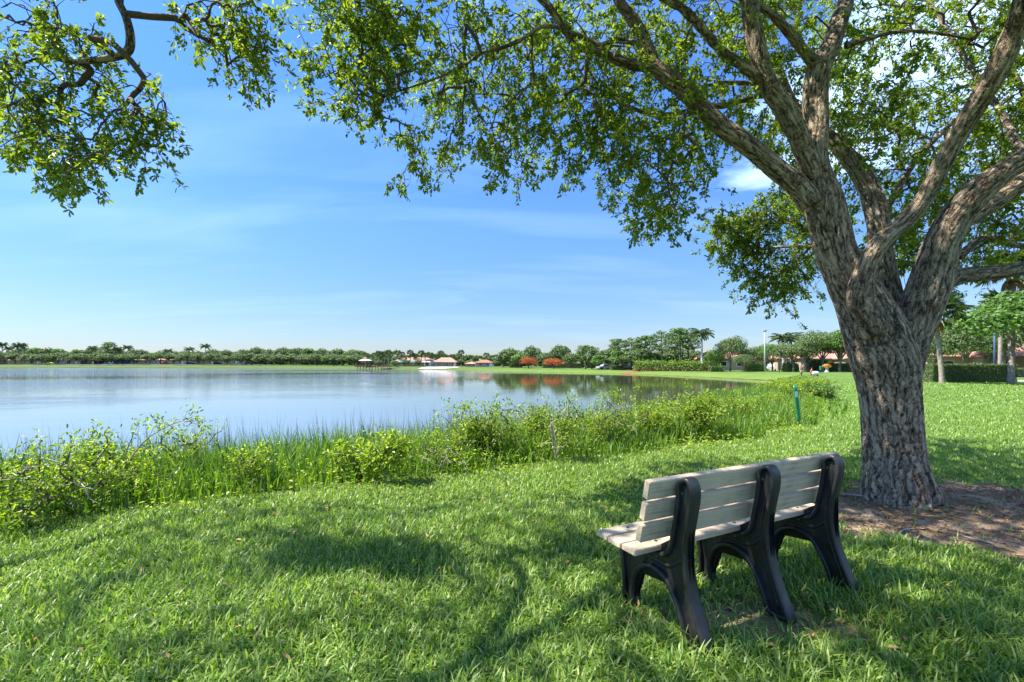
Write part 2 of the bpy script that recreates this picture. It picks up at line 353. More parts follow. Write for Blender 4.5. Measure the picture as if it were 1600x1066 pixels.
def water():
    m, n, l, b = new_mat('lake_water')
    t = N(n, 'ShaderNodeTexCoord')
    b.inputs['Base Color'].default_value = (.12, .155, .175, 1); b.inputs['Roughness'].default_value = .04; b.inputs['IOR'].default_value = 1.5
    b.inputs['Specular IOR Level'].default_value = .8
    cal = N(n, 'ShaderNodeTexNoise'); cal.inputs['Scale'].default_value = .018; cal.inputs['Detail'].default_value = 4
    mp0 = N(n, 'ShaderNodeMapping'); mp0.inputs['Scale'].default_value = (.6, 1.2, 1); l.new(t.outputs['Object'], mp0.inputs['Vector']); l.new(mp0.outputs[0], cal.inputs['Vector'])
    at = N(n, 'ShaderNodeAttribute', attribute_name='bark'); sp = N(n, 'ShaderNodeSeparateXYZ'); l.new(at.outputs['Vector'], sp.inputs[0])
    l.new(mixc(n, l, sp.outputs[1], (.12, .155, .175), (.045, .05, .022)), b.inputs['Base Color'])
    amp = ramp(n, l, cal.outputs[0], [(.42, .12), (.60, 1.0)])
    amp = math_n(n, l, 'MULTIPLY', amp, sp.outputs[0])
    mp = N(n, 'ShaderNodeMapping'); mp.inputs['Scale'].default_value = (1.0, 2.0, 1); mp.inputs['Rotation'].default_value = (0, 0, R(-8)); l.new(t.outputs['Object'], mp.inputs['Vector'])
    w1 = N(n, 'ShaderNodeTexNoise'); w1.inputs['Scale'].default_value = 1.7; w1.inputs['Detail'].default_value = 5; w1.inputs['Roughness'].default_value = .6; l.new(mp.outputs[0], w1.inputs['Vector'])
    w2 = N(n, 'ShaderNodeTexNoise'); w2.inputs['Scale'].default_value = .25; w2.inputs['Detail'].default_value = 2; l.new(mp.outputs[0], w2.inputs['Vector'])
    h = math_n(n, l, 'ADD', math_n(n, l, 'MULTIPLY', w1.outputs[0], .12), math_n(n, l, 'MULTIPLY', w2.outputs[0], .35))
    bp = N(n, 'ShaderNodeBump'); bp.inputs['Distance'].default_value = 1.0; l.new(math_n(n, l, 'MULTIPLY', amp, .32), bp.inputs['Strength'])
    l.new(h, bp.inputs['Height']); l.new(bp.outputs[0], b.inputs['Normal'])
    xs = np.concatenate([-3 * np.sinh(np.linspace(6.3, 0, 90)), 3 * np.sinh(np.linspace(.1, 3.4, 50))]); ys = np.concatenate([np.linspace(-260, 0, 20), 3 * np.sinh(np.linspace(.2, 5.5, 120))])
    X, Y = np.meshgrid(xs, ys); nx, ny = len(xs), len(ys)
    V = np.stack([X.ravel(), Y.ravel(), np.full(X.size, WATER_Z)], 1)
    i = np.arange(ny - 1)[:, None] * nx + np.arange(nx - 1)[None]; Fq = np.stack([i, i + 1, i + nx + 1, i + nx], -1).reshape(-1, 4)
    # the sheltered cove on the right is calm, the open lake is rippled
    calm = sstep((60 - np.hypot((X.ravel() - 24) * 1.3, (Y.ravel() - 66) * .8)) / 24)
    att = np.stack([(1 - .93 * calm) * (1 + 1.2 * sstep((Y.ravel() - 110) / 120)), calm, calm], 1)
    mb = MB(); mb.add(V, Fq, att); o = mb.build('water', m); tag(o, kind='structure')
water()

# ---------------------------------------------------------------- grass blades
def blades(x, y, z, L, W, lean, mb, bend=.6):
    n = len(x); th = rng.uniform(0, 2 * np.pi, n); d = np.stack([np.cos(th), np.sin(th), np.zeros(n)], 1); s = np.stack([-np.sin(th), np.cos(th), np.zeros(n)], 1)
    ph = rng.uniform(0, 2 * np.pi, n); s = nrm(s + .5 * np.stack([np.cos(ph), np.sin(ph), 0 * ph], 1)); P = np.stack([x, y, z], 1); L = np.broadcast_to(L, (n,))[:, None]; W = np.broadcast_to(W, (n,))[:, None]; lean = np.broadcast_to(lean, (n,))[:, None]
    up = np.array([0, 0, 1.0]); m = P + up * L * .55 * np.cos(lean) + d * L * .55 * np.sin(lean)
    l2 = lean + bend * rng.uniform(.2, 1.4, (n, 1)); tip = m + up * L * .5 * np.cos(l2) + d * L * .5 * np.sin(l2)
    V = np.stack([P - s * W * .4, P + s * W * .4, m + s * W * .5, m - s * W * .5, tip], 1).reshape(-1, 3); b = np.arange(n)[:, None] * 5
    mb.add(V, [b + np.array([0, 1, 2, 3]), b + np.array([3, 2, 4])])
def sample_view(n, y0, y1, side=1.18, pad=.6):
    y = np.sqrt(rng.uniform(y0 * y0, y1 * y1, n)); x = rng.uniform(-1, 1, n) * (side * y + pad); return x, y
def lawn_ok(x, y, edge=3.75): return lake_sd(x, y) > edge + .14 * np.sin(x * 2.1) * np.sin(y * 1.7 + x) + rng.normal(0, .08, len(x))
def grass():
    mb = MB()
    for n, y0, y1, L0, L1, W in ((95000, 1.5, 4.2, .035, .095, .0078), (100000, 4.2, 7.5, .035, .08, .0100), (100000, 7.5, 15, .04, .09, .014), (80000, 15, 34, .05, .10, .03)):
        x, y = sample_view(n, y0, y1)
        ok = lawn_ok(x, y) & (rng.random(n) > dirt_mask(x, y) * .985)
        x, y = x[ok], y[ok]
        pat = .5 + .5 * np.sin(x * 2.7 + 1.5 * np.sin(y * 2.1)) * np.sin(y * 3.3 + x)
        L = rng.uniform(L0, L1, len(x)) * (.75 + .5 * pat) * (1.0 if y0 > 3 else 1.05)
        blades(x, y, ground_z(x, y) - .004, L, W * rng.uniform(.7, 1.3, len(x)), rng.uniform(.1, 1.15, len(x)), mb)
    o = mb.build('grass', M['grass']); tag(o, 'bright green lawn grass growing around the bench and tree', 'grass', kind='stuff')
    # tall rough grass and reeds along the bank
    mb = MB(); n = 210000
    x = rng.uniform(-13, 12, n); y = rng.uniform(-1, 26, n); sd = lake_sd(x, y)
    clump = np.sin(x * 1.9 + y) * np.sin(y * 1.6 - x * .7)
    ok = (sd > -1.2) & (sd < 3.75 + .3 * clump) & (rng.random(n) < .75 + .25 * clump); x, y, sd = x[ok], y[ok], sd[ok]
    H = np.interp(sd, [-1.2, 0, 1.2, 2.6, 3.7], [.95, 1.05, .95, .66, .26]) * rng.uniform(.55, 1.15, len(x))
    blades(x, y, ground_z(x, y) - .02, H, rng.uniform(.010, .026, len(x)), rng.uniform(.0, .34, len(x)), mb, bend=.55)
    n = 60000; y = rng.uniform(11, 60, n); x = rng.uniform(2, 42, n); sd = lake_sd(x, y); ok = (sd > -.6) & (sd < 4.4); x, y, sd = x[ok], y[ok], sd[ok]
    blades(x, y, ground_z(x, y) - .02, rng.uniform(.25, .8, len(x)) * np.where(sd > 3, .5, 1) * np.interp(y, [10, 16, 26, 40], [.85, .62, .42, .25]), rng.uniform(.02, .04, len(x)), rng.uniform(0, .3, len(x)), mb, bend=.5)
    n = 5200; t = rng.uniform(0, 1, n); n2 = 40000
    o = mb.build('reeds', M['reed']); tag(o, 'tall green reeds and rough grass on the near bank of the lake', 'reeds', kind='stuff')
    mb = MB(); n = 70000; x = rng.uniform(-13, 10, n); y = rng.uniform(1, 24, n); sd = lake_sd(x, y); ok = (sd > -1.9) & (sd < .9) & (rng.random(n) < .6 + .4 * np.sin(x * 2.3 + y)) & (rng.random(n) < np.interp(x, [-8, -3, -2, 3], [.35, .5, 1, 1])); x, y = x[ok], y[ok]
    blades(x, y, ground_z(x, y) - .02, rng.uniform(.7, 1.25, len(x)) + np.clip(-lake_sd(x, y), 0, 2) * .25, rng.uniform(.006, .011, len(x)), rng.uniform(0, .16, len(x)), mb, bend=.15)
    o = mb.build('sedge', M['reed_brown']); tag(o, 'thin dark sedge stalks standing in the shallow water', 'sedge', kind='stuff')
    # low broad-leaved ground cover at the lawn edge
    n = 260000; x = rng.uniform(-13, 14, n); y = rng.uniform(-2, 22, n); sd = lake_sd(x, y); cl = np.sin(x * 2.3 + 2 * np.sin(y)) * np.sin(y * 2.9); ok = (sd > .8) & (sd < 3.95 + .25 * cl) & (rng.random(n) < .7 + .3 * cl)
    x, y = x[ok], y[ok]; k = len(x); P = np.stack([x, y, ground_z(x, y) + rng.uniform(.02, .42, k) * (.7 + .3 * cl[ok]) * np.interp(lake_sd(x, y), [0, 3.2, 4.0], [1, .9, .25])], 1)
    mb = MB(); mb.add(*leaves(P, rng.normal(size=(k, 3)) * [1, 1, .5], np.array([0, 0, 1]) + rng.normal(0, .5, (k, 3)), rng.uniform(.03, .07, k), rng.uniform(.015, .035, k)))
    o = mb.build('undergrowth', M['shrub_leaf']); tag(o, 'low leafy undergrowth along the lawn edge of the bank', 'undergrowth', kind='stuff')
    # fallen leaves
    n = 22000; x = rng.uniform(-3, 8, n); y = rng.uniform(2.1, 5.8, n); ok = (rng.random(n) < dirt_mask(x, y) * (x > .4) * (.35 + .65 * (np.sin(x * 4.1 + y) * np.sin(y * 5.3 - x) > -.1)) + .014); x, y = x[ok], y[ok]; k = len(x)
    P = np.stack([x, y, ground_z(x, y) + np.where(dirt_mask(x, y) > .3, .008, .045)], 1)
    mb = MB(); mb.add(*leaves(P, rng.normal(size=(k, 3)) * [1, 1, .12], np.array([0, 0, 1]) + rng.normal(0, .35, (k, 3)), rng.uniform(.025, .06, k), rng.uniform(.01, .022, k)))
    o = mb.build('fallen_leaves', M['litter']); tag(o, 'brown and orange fallen leaves on the bare earth under the oak', 'leaf litter', kind='stuff')
grass()

# ---------------------------------------------------------------- branching
class Skel:
    def __init__(s, cap=60000): s.P = np.zeros((cap, 3)); s.par = np.full(cap, -1); s.r0 = np.zeros(cap); s.n = 0; s.links = []
    def add(s, p, par, r=0.0): s.P[s.n] = p; s.par[s.n] = par; s.r0[s.n] = r; s.n += 1; return s.n - 1
    def grow(s, T, step=.22, wob=.12, arch=.1, maxlen=None):
        """joins each target to the nearest branch already there, nearest first; returns dirs"""
        d0 = np.array([np.min(np.linalg.norm(s.P[:s.n] - t, axis=1)) for t in T]); order = np.argsort(d0); D = np.zeros((len(T), 3)); keep = np.ones(len(T), bool)
        for k in order:
            t = T[k]; dd = np.linalg.norm(s.P[:s.n] - t, axis=1); i = int(np.argmin(dd)); L = dd[i]
            if maxlen and L > maxlen: keep[k] = False; continue
            m = max(2, min(7, int(L / step) + 1)); a = s.P[i].copy(); path = [i]; u = np.linspace(0, 1, m + 1)[1:]
            w = rng.normal(0, wob * L, 3) * .6; par = i
            for q in u:
                p = a + (t - a) * q + w * math.sin(math.pi * q) + np.array([0, 0, arch * L * math.sin(math.pi * q)]) + rng.normal(0, .02 * L, 3) * (q < 1)
                par = s.add(p, par); path.append(par)
            s.links.append(path); D[k] = nrm(s.P[path[-1]] - s.P[path[-2]])
        return D, keep
    def mesh(s, mb, rmin=.0022, k=.0021, rmax=.05, sides=4):
        cnt = np.zeros(s.n); 
        for pth in s.links: cnt[pth[-1]] += 1
        for i in range(s.n - 1, -1, -1):
            if s.par[i] >= 0: cnt[s.par[i]] += cnt[i]
        rad = np.clip(k * np.sqrt(cnt + 1) * 1.15, rmin, rmax)
        for pth in s.links:
            r = rad[pth].copy(); r[0] = min(r[0], r[1] * 1.25)
            V, fs, bk = tube(s.P[pth], r, k=sides if r[0] < .012 else 7, cap=False); mb.add(V, fs, bk)
def leaf_clusters(mb, tw, T, D, n, length, width, L=.28, droop=.5, jit=.03):
    """a twig at every target with leaves along it and a whorl at the tip"""
    m = len(T)
    d = nrm(D * .7 + rng.normal(0, .45, (m, 3)) + np.array([0, 0, -droop]))
    Lc = rng.uniform(.55, 1.2, m) * L
    mid = T + d * Lc[:, None] * .5 + rng.normal(0, .02, (m, 3)); tip = T + nrm(d + np.array([0, 0, -droop * .5])) * Lc[:, None]
    # thin three-sided twigs
    def seg(a, b, r0, r1):
        t = nrm(b - a); u = nrm(np.cross(t, np.array([.3, .2, .93]))); v = np.cross(t, u); V = []
        for c, r in ((a, r0), (b, r1)):
            for q in range(3): V.append(c + r * (math.cos(q * 2.094) * u + math.sin(q * 2.094) * v))
        V = np.stack(V, 1).reshape(-1, 3); b_ = np.arange(m)[:, None] * 6
        tw.add(V, [np.concatenate([b_ + np.array([q, (q + 1) % 3, 3 + (q + 1) % 3, 3 + q]) for q in range(3)])])
    seg(T, mid, .0024, .0018); seg(mid, tip, .0018, .0009)
    s = np.array([.3, .55, .78, 1.0])[rng.choice(4, (m, n), p=[.16, .22, .27, .35])] + rng.normal(0, .035, (m, n)); s = np.clip(s, 0, 1.05)[..., None]
    base = np.where(s < .5, T[:, None] + (mid - T)[:, None] * (s * 2), mid[:, None] + (tip - mid)[:, None] * (s * 2 - 1))
    P = (base + rng.normal(0, jit, (m, n, 3))).reshape(-1, 3)
    A = (d[:, None] * .7 + rng.normal(0, .8, (m, n, 3))).reshape(-1, 3); Nn = np.array([0, 0, 1]) + rng.normal(0, .6, (m * n, 3))
    k = m * n; mb.add(*leaves(P, A, Nn, length * rng.uniform(.65, 1.2, k), width * rng.uniform(.7, 1.2, k)))

# ---------------------------------------------------------------- the big oak
def lit_prob(G):
    """how sunny each ground point is in the photograph (0 shade .. 1 sun)"""
    px, py = proj(np.stack([G[:, 0], G[:, 1], np.zeros(len(G))], 1)); Y = G[:, 1]
    line = np.interp(px, [-200, 0, 60, 90, 180, 310, 520, 650, 780, 1000, 1020, 1340, 1700], [1060, 985, 955, 925, 868, 812, 790, 790, 768, 765, 728, 705, 690])
    p = np.where(py < line, .97, .10)
    lit = [[(262, 850), (332, 845), (330, 872), (262, 874)], [(150, 925), (372, 922), (372, 945), (560, 880), (640, 885), (630, 915), (440, 960), (153, 980)], [(0, 900), (70, 930), (60, 1040), (0, 1060)], [(160, 975), (300, 960), (270, 1000), (170, 1010)],
           [(640, 1015), (700, 1015), (700, 1066), (640, 1066)], [(520, 825), (700, 822), (700, 848), (520, 850)], [(1040, 985), (1090, 985), (1090, 1010), (1040, 1010)], [(1130, 915), (1200, 905), (1200, 925), (1140, 935)], [(1330, 800), (1400, 820), (1360, 845), (1320, 830)],
           [(940, 830), (1010, 800), (1010, 850), (960, 860)], [(1340, 860), (1600, 880), (1600, 915), (1340, 890)], [(1480, 655), (1600, 660), (1600, 685), (1480, 690)], [(1240, 1035), (1330, 1030), (1330, 1066), (1240, 1066)], [(860, 895), (930, 890), (930, 915), (860, 915)], [(1540, 930), (1600, 940), (1600, 960), (1540, 955)]]
    for q in lit: p = np.where(inpoly(px, py, q), .9, p)
    dark = [[(1445, 636), (1640, 636), (1640, 668), (1445, 664)], [(1445, 690), (1640, 695), (1640, 768), (1460, 768)], [(1180, 665), (1345, 652), (1345, 690), (1200, 700)], [(640, 795), (760, 790), (740, 812), (640, 815)], [(1450, 632), (1620, 632), (1620, 655), (1450, 655)], [(1450, 690), (1620, 690), (1620, 740), (1450, 735)]]
    for q in dark: p = np.where(inpoly(px, py, q), .08, p)
    p = np.where(Y < 1.0, .3, p)
    return p
def shadow_pt(P):
    t = P[:, 2] / SDIR[2]; return P - t[:, None] * SDIR
REG = {  # foliage outlines in the photograph -> (outline, clusters, near, far)
 'L': ([(0, 0), (90, 0), (110, 40), (150, 35), (190, 70), (225, 85), (235, 120), (262, 160), (270, 200), (262, 235), (230, 250), (200, 222), (175, 222), (165, 270), (115, 280), (60, 255), (0, 240)], 290, 3.1, 3.9),
 'M': ([(270, 0), (430, 0), (425, 60), (415, 95), (432, 140), (400, 160), (370, 120), (340, 100), (325, 65), (290, 50), (270, 40)], 100, 3.3, 3.9),
 'N1': ([(450, 0), (463, 55), (490, 90), (502, 140), (520, 165), (560, 190), (600, 172), (632, 132), (700, 90), (760, 60), (800, 0)], 190, 4.0, 5.4),
 'N2': ([(800, 0), (760, 70), (690, 110), (632, 165), (620, 200), (628, 240), (610, 285), (628, 295), (660, 275), (692, 285), (700, 245), (755, 220), (758, 270), (812, 288), (850, 250), (866, 285), (885, 268), (930, 240), (948, 312), (975, 330), (1008, 358), (1062, 340), (1078, 270), (1108, 275), (1130, 200), (1130, 0)], 700, 4.4, 6.8),
 'R1': ([(1130, 0), (1130, 200), (1200, 250), (1230, 285), (1290, 290), (1290, 0)], 210, 5.0, 7.5),
 'R2': ([(1112, 345), (1150, 330), (1230, 300), (1290, 330), (1310, 420), (1290, 440), (1260, 470), (1235, 488), (1192, 480), (1178, 445), (1152, 405), (1118, 390)], 330, 6.5, 8.5),
 'R3': ([(1290, 0), (1600, 0), (1600, 410), (1520, 420), (1480, 450), (1420, 470), (1395, 430), (1340, 330), (1290, 200)], 900, 5.2, 9.0),
 'R4': ([(1600, 0), (1760, 0), (1760, 400), (1600, 400)], 120, 4.5, 8.0)}
def sample_region(poly, n, d0, d1, clump=1.0):
    p = np.array(poly); out = []; tries = 0
    while len(out) < n and tries < 200:
        tries += 1; k = 400; x = rng.uniform(p[:, 0].min(), p[:, 0].max(), k); y = rng.uniform(p[:, 1].min(), p[:, 1].max(), k); d = rng.uniform(d0, d1, k)
        W = np.stack([(x - CX) / F * d, d, EYE - (y - HZ) / F * d], 1)
        q = np.array([mnoise.noise(Vector((w * 1.6).tolist())) for w in W])
        ok = inpoly(x, y, poly) & (rng.random(k) < sstep(.5 + q * 2.2 * clump))
        lp = lit_prob(shadow_pt(W)); ok &= rng.random(k) < np.where(lp > .5, .08, 1.0) if tries < 60 else rng.random(k) < .6
        out += list(W[ok])
    return np.array(out[:n])
def limb(pts, n=None, st=True):
    """(px, py, width px, distance) rows -> centre line + radius"""
    rows = []
    for x, y, w, d in pts:
        p = P3(x, y, d); f = math.sqrt(1 + ((x - CX) / F) ** 2) if st else 1; rows.append([*p, w / 2 / F * d / (f ** .8)])
    rows = np.array(rows); L = np.sum(np.linalg.norm(np.diff(rows[:, :3], axis=0), axis=1))
    return spline(rows, n or max(6, int(L / .06)))
def build_oak():
    root = empty('live_oak', (P3(1400, 792, 4.65)[0], 4.65, 0), label='huge live oak with thick furrowed trunk and spreading limbs behind the bench', cat='tree')
    ox, oy = root.location.x, root.location.y; off = np.array([ox, oy, 0])
    big = [
     [(1402, 812, 120, 4.62), (1401, 790, 114, 4.65), (1400, 765, 106, 4.67), (1397, 730, 98, 4.7), (1395, 690, 94, 4.7), (1392, 650, 92, 4.7), (1388, 605, 96, 4.7), (1382, 565, 106, 4.7), (1368, 525, 104, 4.72), (1350, 480, 86, 4.75), (1328, 440, 74, 4.75), (1308, 400, 64, 4.75), (1297, 355, 62, 4.75), (1287, 315, 62, 4.78), (1275, 275, 50, 4.8), (1272, 240, 42, 4.85), (1276, 205, 38, 4.9), (1275, 165, 39, 4.95), (1276, 125, 40, 5.0), (1284, 98, 36, 5.05), (1300, 68, 32, 5.1), (1311, 34, 30, 5.2), (1322, 0, 26, 5.3), (1330, -80, 22, 5.5), (1310, -260, 14, 5.9)],
     [(1410, 610, 50, 4.72), (1418, 550, 60, 4.72), (1434, 497, 64, 4.7), (1450, 450, 70, 4.68), (1463, 405, 64, 4.65), (1480, 362, 58, 4.6), (1503, 325, 56, 4.55), (1532, 295, 52, 4.5), (1566, 270, 46, 4.45), (1612, 240, 40, 4.4), (1690, 190, 36, 4.3), (1800, 100, 28, 4.2)],
     [(1490, 352, 40, 4.75), (1530, 328, 42, 4.8), (1570, 302, 38, 4.85), (1612, 278, 34, 4.9), (1700, 240, 28, 5.0), (1800, 170, 20, 5.1)],
     [(1436, 475, 56, 4.8), (1462, 445, 46, 4.85), (1500, 432, 33, 4.9), (1530, 428, 31, 4.9), (1562, 425, 29, 4.9), (1612, 416, 27, 4.9), (1700, 395, 22, 4.95)],
     [(1366, 520, 56, 4.55), (1344, 470, 46, 4.5), (1352, 425, 36, 4.45), (1375, 380, 33, 4.42), (1410, 350, 32, 4.4), (1440, 316, 30, 4.35), (1462, 275, 31, 4.3), (1497, 212, 34, 4.15), (1530, 158, 38, 4.0), (1560, 108, 40, 3.85), (1582, 56, 40, 3.75), (1597, 10, 38, 3.65), (1610, -80, 34, 3.6), (1600, -260, 24, 3.6)],
     [(1392, 530, 70, 4.9), (1388, 460, 46, 5.0), (1378, 400, 38, 5.05), (1371, 340, 36, 5.15), (1360, 300, 34, 5.3), (1341, 265, 31, 5.4), (1322, 242, 27, 5.5), (1295, 214, 23, 5.6), (1262, 188, 18, 5.7), (1244, 169, 15, 5.8), (1230, 142, 13, 5.9), (1215, 100, 11, 6.1)],
     [(1268, 320, 40, 4.7), (1244, 288, 36, 4.7), (1210, 262, 33, 4.7), (1161, 221, 31, 4.7), (1124, 194, 29, 4.72), (1086, 158, 27, 4.75), (1049, 124, 26, 4.8), (1022, 100, 22, 4.85), (1005, 60, 20, 4.85), (988, 30, 19, 4.85), (966, 0, 16, 4.85), (930, -80, 11, 4.8), (820, -220, 6, 4.5)],
     [(1272, 275, 36, 4.75), (1256, 236, 32, 4.72), (1244, 206, 32, 4.7), (1225, 169, 33, 4.7), (1206, 142, 31, 4.7), (1191, 108, 27, 4.7), (1181, 67, 28, 4.7), (1174, 30, 28, 4.7), (1170, 0, 26, 4.7), (1160, -90, 22, 4.7), (1100, -260, 14, 4.7)],
     [(1282, 106, 26, 5.0), (1262, 88, 18, 4.95), (1240, 60, 16, 4.9), (1212, 28, 14, 4.8), (1192, 14, 13, 4.75), (1150, -10, 11, 4.7)]]
    med = [
     [(1188, 125, 18, 4.7), (1176, 116, 16, 4.68), (1150, 96, 16, 4.65), (1122, 75, 14, 4.6), (1094, 41, 14, 4.55), (1064, 12, 13, 4.5), (1030, -10, 12, 4.45), (960, -90, 9, 4.3), (840, -200, 6, 4.0)],
     [(1030, 110, 18, 4.85), (1000, 103, 17, 4.85), (970, 96, 16, 4.8), (936, 82, 13, 4.75), (899, 71, 12, 4.7), (884, 49, 11, 4.65), (861, 15, 11, 4.6), (846, 0, 10, 4.6), (800, -50, 8, 4.5)],
     [(884, 45, 7, 4.65), (862, 42, 6, 4.65), (842, 43, 6, 4.65), (824, 56, 6, 4.65), (790, 73, 5.5, 4.65), (752, 84, 5, 4.65), (730, 99, 4.5, 4.65), (707, 112, 4, 4.65), (670, 127, 3.4, 4.65), (640, 137, 3, 4.65), (600, 150, 2, 4.6)],
     [(893, 52, 8, 4.7), (914, 60, 8, 4.75), (936, 71, 8, 4.8), (962, 63, 8, 4.8), (992, 68, 9, 4.85)],
     [(1228, 152, 9, 5.85), (1187, 150, 9, 5.9), (1142, 163, 10, 5.95), (1101, 169, 9, 6.0), (1064, 176, 8, 6.05), (1022, 180, 7, 6.1), (985, 168, 6, 6.1), (950, 152, 5, 6.1), (910, 148, 4, 6.1), (880, 160, 3, 6.1)],
     [(1225, 132, 8, 5.9), (1180, 131, 8, 6.0), (1130, 130, 7, 6.1), (1080, 140, 5, 6.2)],
     [(1322, 72, 11, 5.1), (1352, 62, 9, 5.1), (1400, 50, 7, 5.2), (1450, 50, 6, 5.3), (1520, 62, 4, 5.4)],
     [(1460, 445, 14, 5.1), (1430, 415, 10, 5.6), (1380, 405, 9, 6.2), (1320, 390, 7, 6.8), (1240, 385, 5, 7.2), (1190, 390, 4, 7.5)],
     [(1500, 400, 16, 5.2), (1540, 372, 14, 5.6), (1600, 385, 12, 5.9), (1680, 380, 8, 6.2)], [(1372, 360, 12, 5.2), (1400, 300, 11, 5.8), (1440, 240, 10, 6.3), (1500, 180, 8, 6.9), (1560, 120, 6, 7.3)],
     [(1600, 245, 16, 4.5), (1560, 170, 12, 5.4), (1500, 80, 9, 6.2), (1450, 0, 7, 6.8)], [(966, -10, 9, 4.8), (900, -60, 6, 4.4), (700, -150, 4, 3.8), (560, -330, 3, 3.1)]]
    # --- trunk and limbs fused into one body
    mb = MB(); C = []
    for q in big:
        s = limb(q); s[:, :3] -= off; V, fs, bk = tube(s[:, :3], s[:, 3], k=20); mb.add(V, fs)
        ln = np.concatenate([[0], np.cumsum(np.linalg.norm(np.diff(s[:, :3], axis=0), axis=1))]); C.append((s, ln))
    # root flare
    b0 = C[0][0][2, :3]
    for a, ll, rr in ((.1, .30, .06), (1.3, .28, .06), (2.3, .28, .06), (3.2, .31, .065), (4.0, .30, .06), (4.8, .32, .07), (5.6, .36, .08)):
        d = np.array([math.cos(a), math.sin(a), 0]); q = spline(np.array([[*(d * .12 + [0, 0, .5]), rr], [*(d * .19 + [0, 0, .24]), rr * 1.1], [*(d * ll * .8 + [0, 0, .05]), rr * .9], [*(d * ll + [0, 0, -.05]), rr * .6]]), 14)
        q[:, :2] += b0[:2]; V, fs, bk = tube(q[:, :3], q[:, 3], k=12); mb.add(V, fs)
    tmp = mb.build('trunk_tmp', M['oak_bark'])
    md = tmp.modifiers.new('r', 'REMESH'); md.mode = 'VOXEL'; md.voxel_size = .0155; md.use_smooth_shade = True
    ms = tmp.modifiers.new('s', 'SMOOTH'); ms.factor = .5; ms.iterations = 7
    bpy.context.view_layer.update(); dg = bpy.context.evaluated_depsgraph_get(); me = bpy.data.meshes.new_from_object(tmp.evaluated_get(dg)); bpy.data.objects.remove(tmp)
    n = len(me.vertices); V = np.empty(n * 3, np.float32); me.vertices.foreach_get('co', V); V = V.reshape(-1, 3).astype(float); NV = np.empty(n * 3, np.float32); me.vertices.foreach_get('normal', NV); NV = NV.reshape(-1, 3)
    best = np.full(n, 1e9); bk = np.zeros((n, 3)); rad = np.ones(n) * .1
    for ci, (s, ln) in enumerate(C):
        P = s[:, :3]; T = nrm(np.gradient(P, axis=0)); a = nrm(np.cross(T[0], [.05, 1, .1])); A = []
        for i in range(len(P)): a = nrm(a - T[i] * (a @ T[i])); A.append(a)
        A = np.array(A); B = np.cross(T, A)
        for c0 in range(0, n, 20000):
            v = V[c0:c0 + 20000]; dd = np.linalg.norm(v[:, None] - P[None], axis=2) - s[None, :, 3]; i = np.argmin(dd, 1); dm = dd[np.arange(len(v)), i]; w = v - P[i]
            x = np.sum(w * A[i], 1); y = np.sum(w * B[i], 1); z = ln[i] + np.sum(w * T[i], 1); hr = np.hypot(x, y) + 1e-6; R0 = np.maximum(s[0, 3] * .7, .12)
            rr = .75 * s[i, 3] + .05; r3 = np.stack([x / hr * rr + ci * 3.1, y / hr * rr, z], 1)
            m = dm < best[c0:c0 + 20000]; best[c0:c0 + 20000][m] = dm[m]; bk[c0:c0 + 20000][m] = r3[m]; rad[c0:c0 + 20000][m] = s[i, 3][m]
    disp = np.empty(n); rg = np.empty(n)
    for i in range(n):
        q = bk[i]; wx = mnoise.noise(Vector((q[0] * 5, q[1] * 5, q[2] * 5 + 7))) * .045
        h = mnoise.noise(Vector(((q[0] + wx) * 27, (q[1] + wx) * 27, q[2] * 3.8))); h2 = mnoise.noise(Vector((q[0] * 30, q[1] * 30, (q[2] + wx) * 12))); h3 = mnoise.noise(Vector((q[0] * 4 + 9, q[1] * 4, q[2] * 2.2)))
        f = min(1., abs(h) * 6.0) * (.6 + .4 * min(1., abs(h2) * 6.0)); rg[i] = f; disp[i] = f * .85 - .45 + .8 * h3
    V += NV * (disp * (.005 + .062 * np.minimum(rad, .30)))[:, None]
    ra = me.attributes.new('ridge', 'FLOAT', 'POINT'); ra.data.foreach_set('value', rg.astype(np.float32))
    me.vertices.foreach_set('co', V.ravel().astype(np.float32))
    at = me.attributes.get('bark') or me.attributes.new('bark', 'FLOAT_VECTOR', 'POINT'); at.data.foreach_set('vector', bk.ravel().astype(np.float32))
    me.materials.clear(); me.materials.append(M['trunk_bark']); me.polygons.foreach_set('use_smooth', np.ones(len(me.polygons), bool)); me.update()
    me.name = 'trunk'; tr = bpy.data.objects.new('trunk', me); COL.objects.link(tr); tr.parent = root
    # --- smaller branches, twigs, leaves
    sk = Skel(); mbr = MB()
    for q in big[:]:
        s = limb(q, 40); k0 = 22 if q is big[0] else 8
        for r_ in s[k0:]: sk.add(r_[:3], -1, r_[3])
    for q in med:
        s = limb(q); V, fs, bk2 = tube(s[:, :3] - off, s[:, 3] * (1 + .12 * np.sin(np.arange(len(s)) * 1.7)), k=10); mbr.add(V, fs, bk2)
        for r_ in s[3:]: sk.add(r_[:3], -1, r_[3])
    T = [sample_region(*REG[k]) for k in ('N1', 'N2', 'R1', 'R2', 'R3', 'R4')]
    # canopy above the picture: it shades the lawn in front
    out = []
    while sum(len(a) for a in out) < 3900:
        k = 2000; G = np.stack([rng.uniform(-3.5, 15, k), rng.uniform(.5, 13.5, k), np.zeros(k)], 1); h = rng.uniform(4.2, 7.8, k); P = G + SDIR * (h / SDIR[2])[:, None]
        px, py = proj(P); vis = (P[:, 1] > .3) & (py > -70) & (px > -80) & (px < 1680)
        dist = np.hypot(P[:, 0] - 2.6, P[:, 1] - 4.8)
        ok = ~vis & (rng.random(k) > lit_prob(G) ** .5 * 1.03) & (dist < 8.2) & (P[:, 0] > -2.6) & (h < 8.6 - .25 * dist) & (h > 4.4 + .1 * np.maximum(0, 4 - dist))
        out.append(P[ok])
    T.append(np.concatenate(out)[:3900]); T = np.concatenate(T)
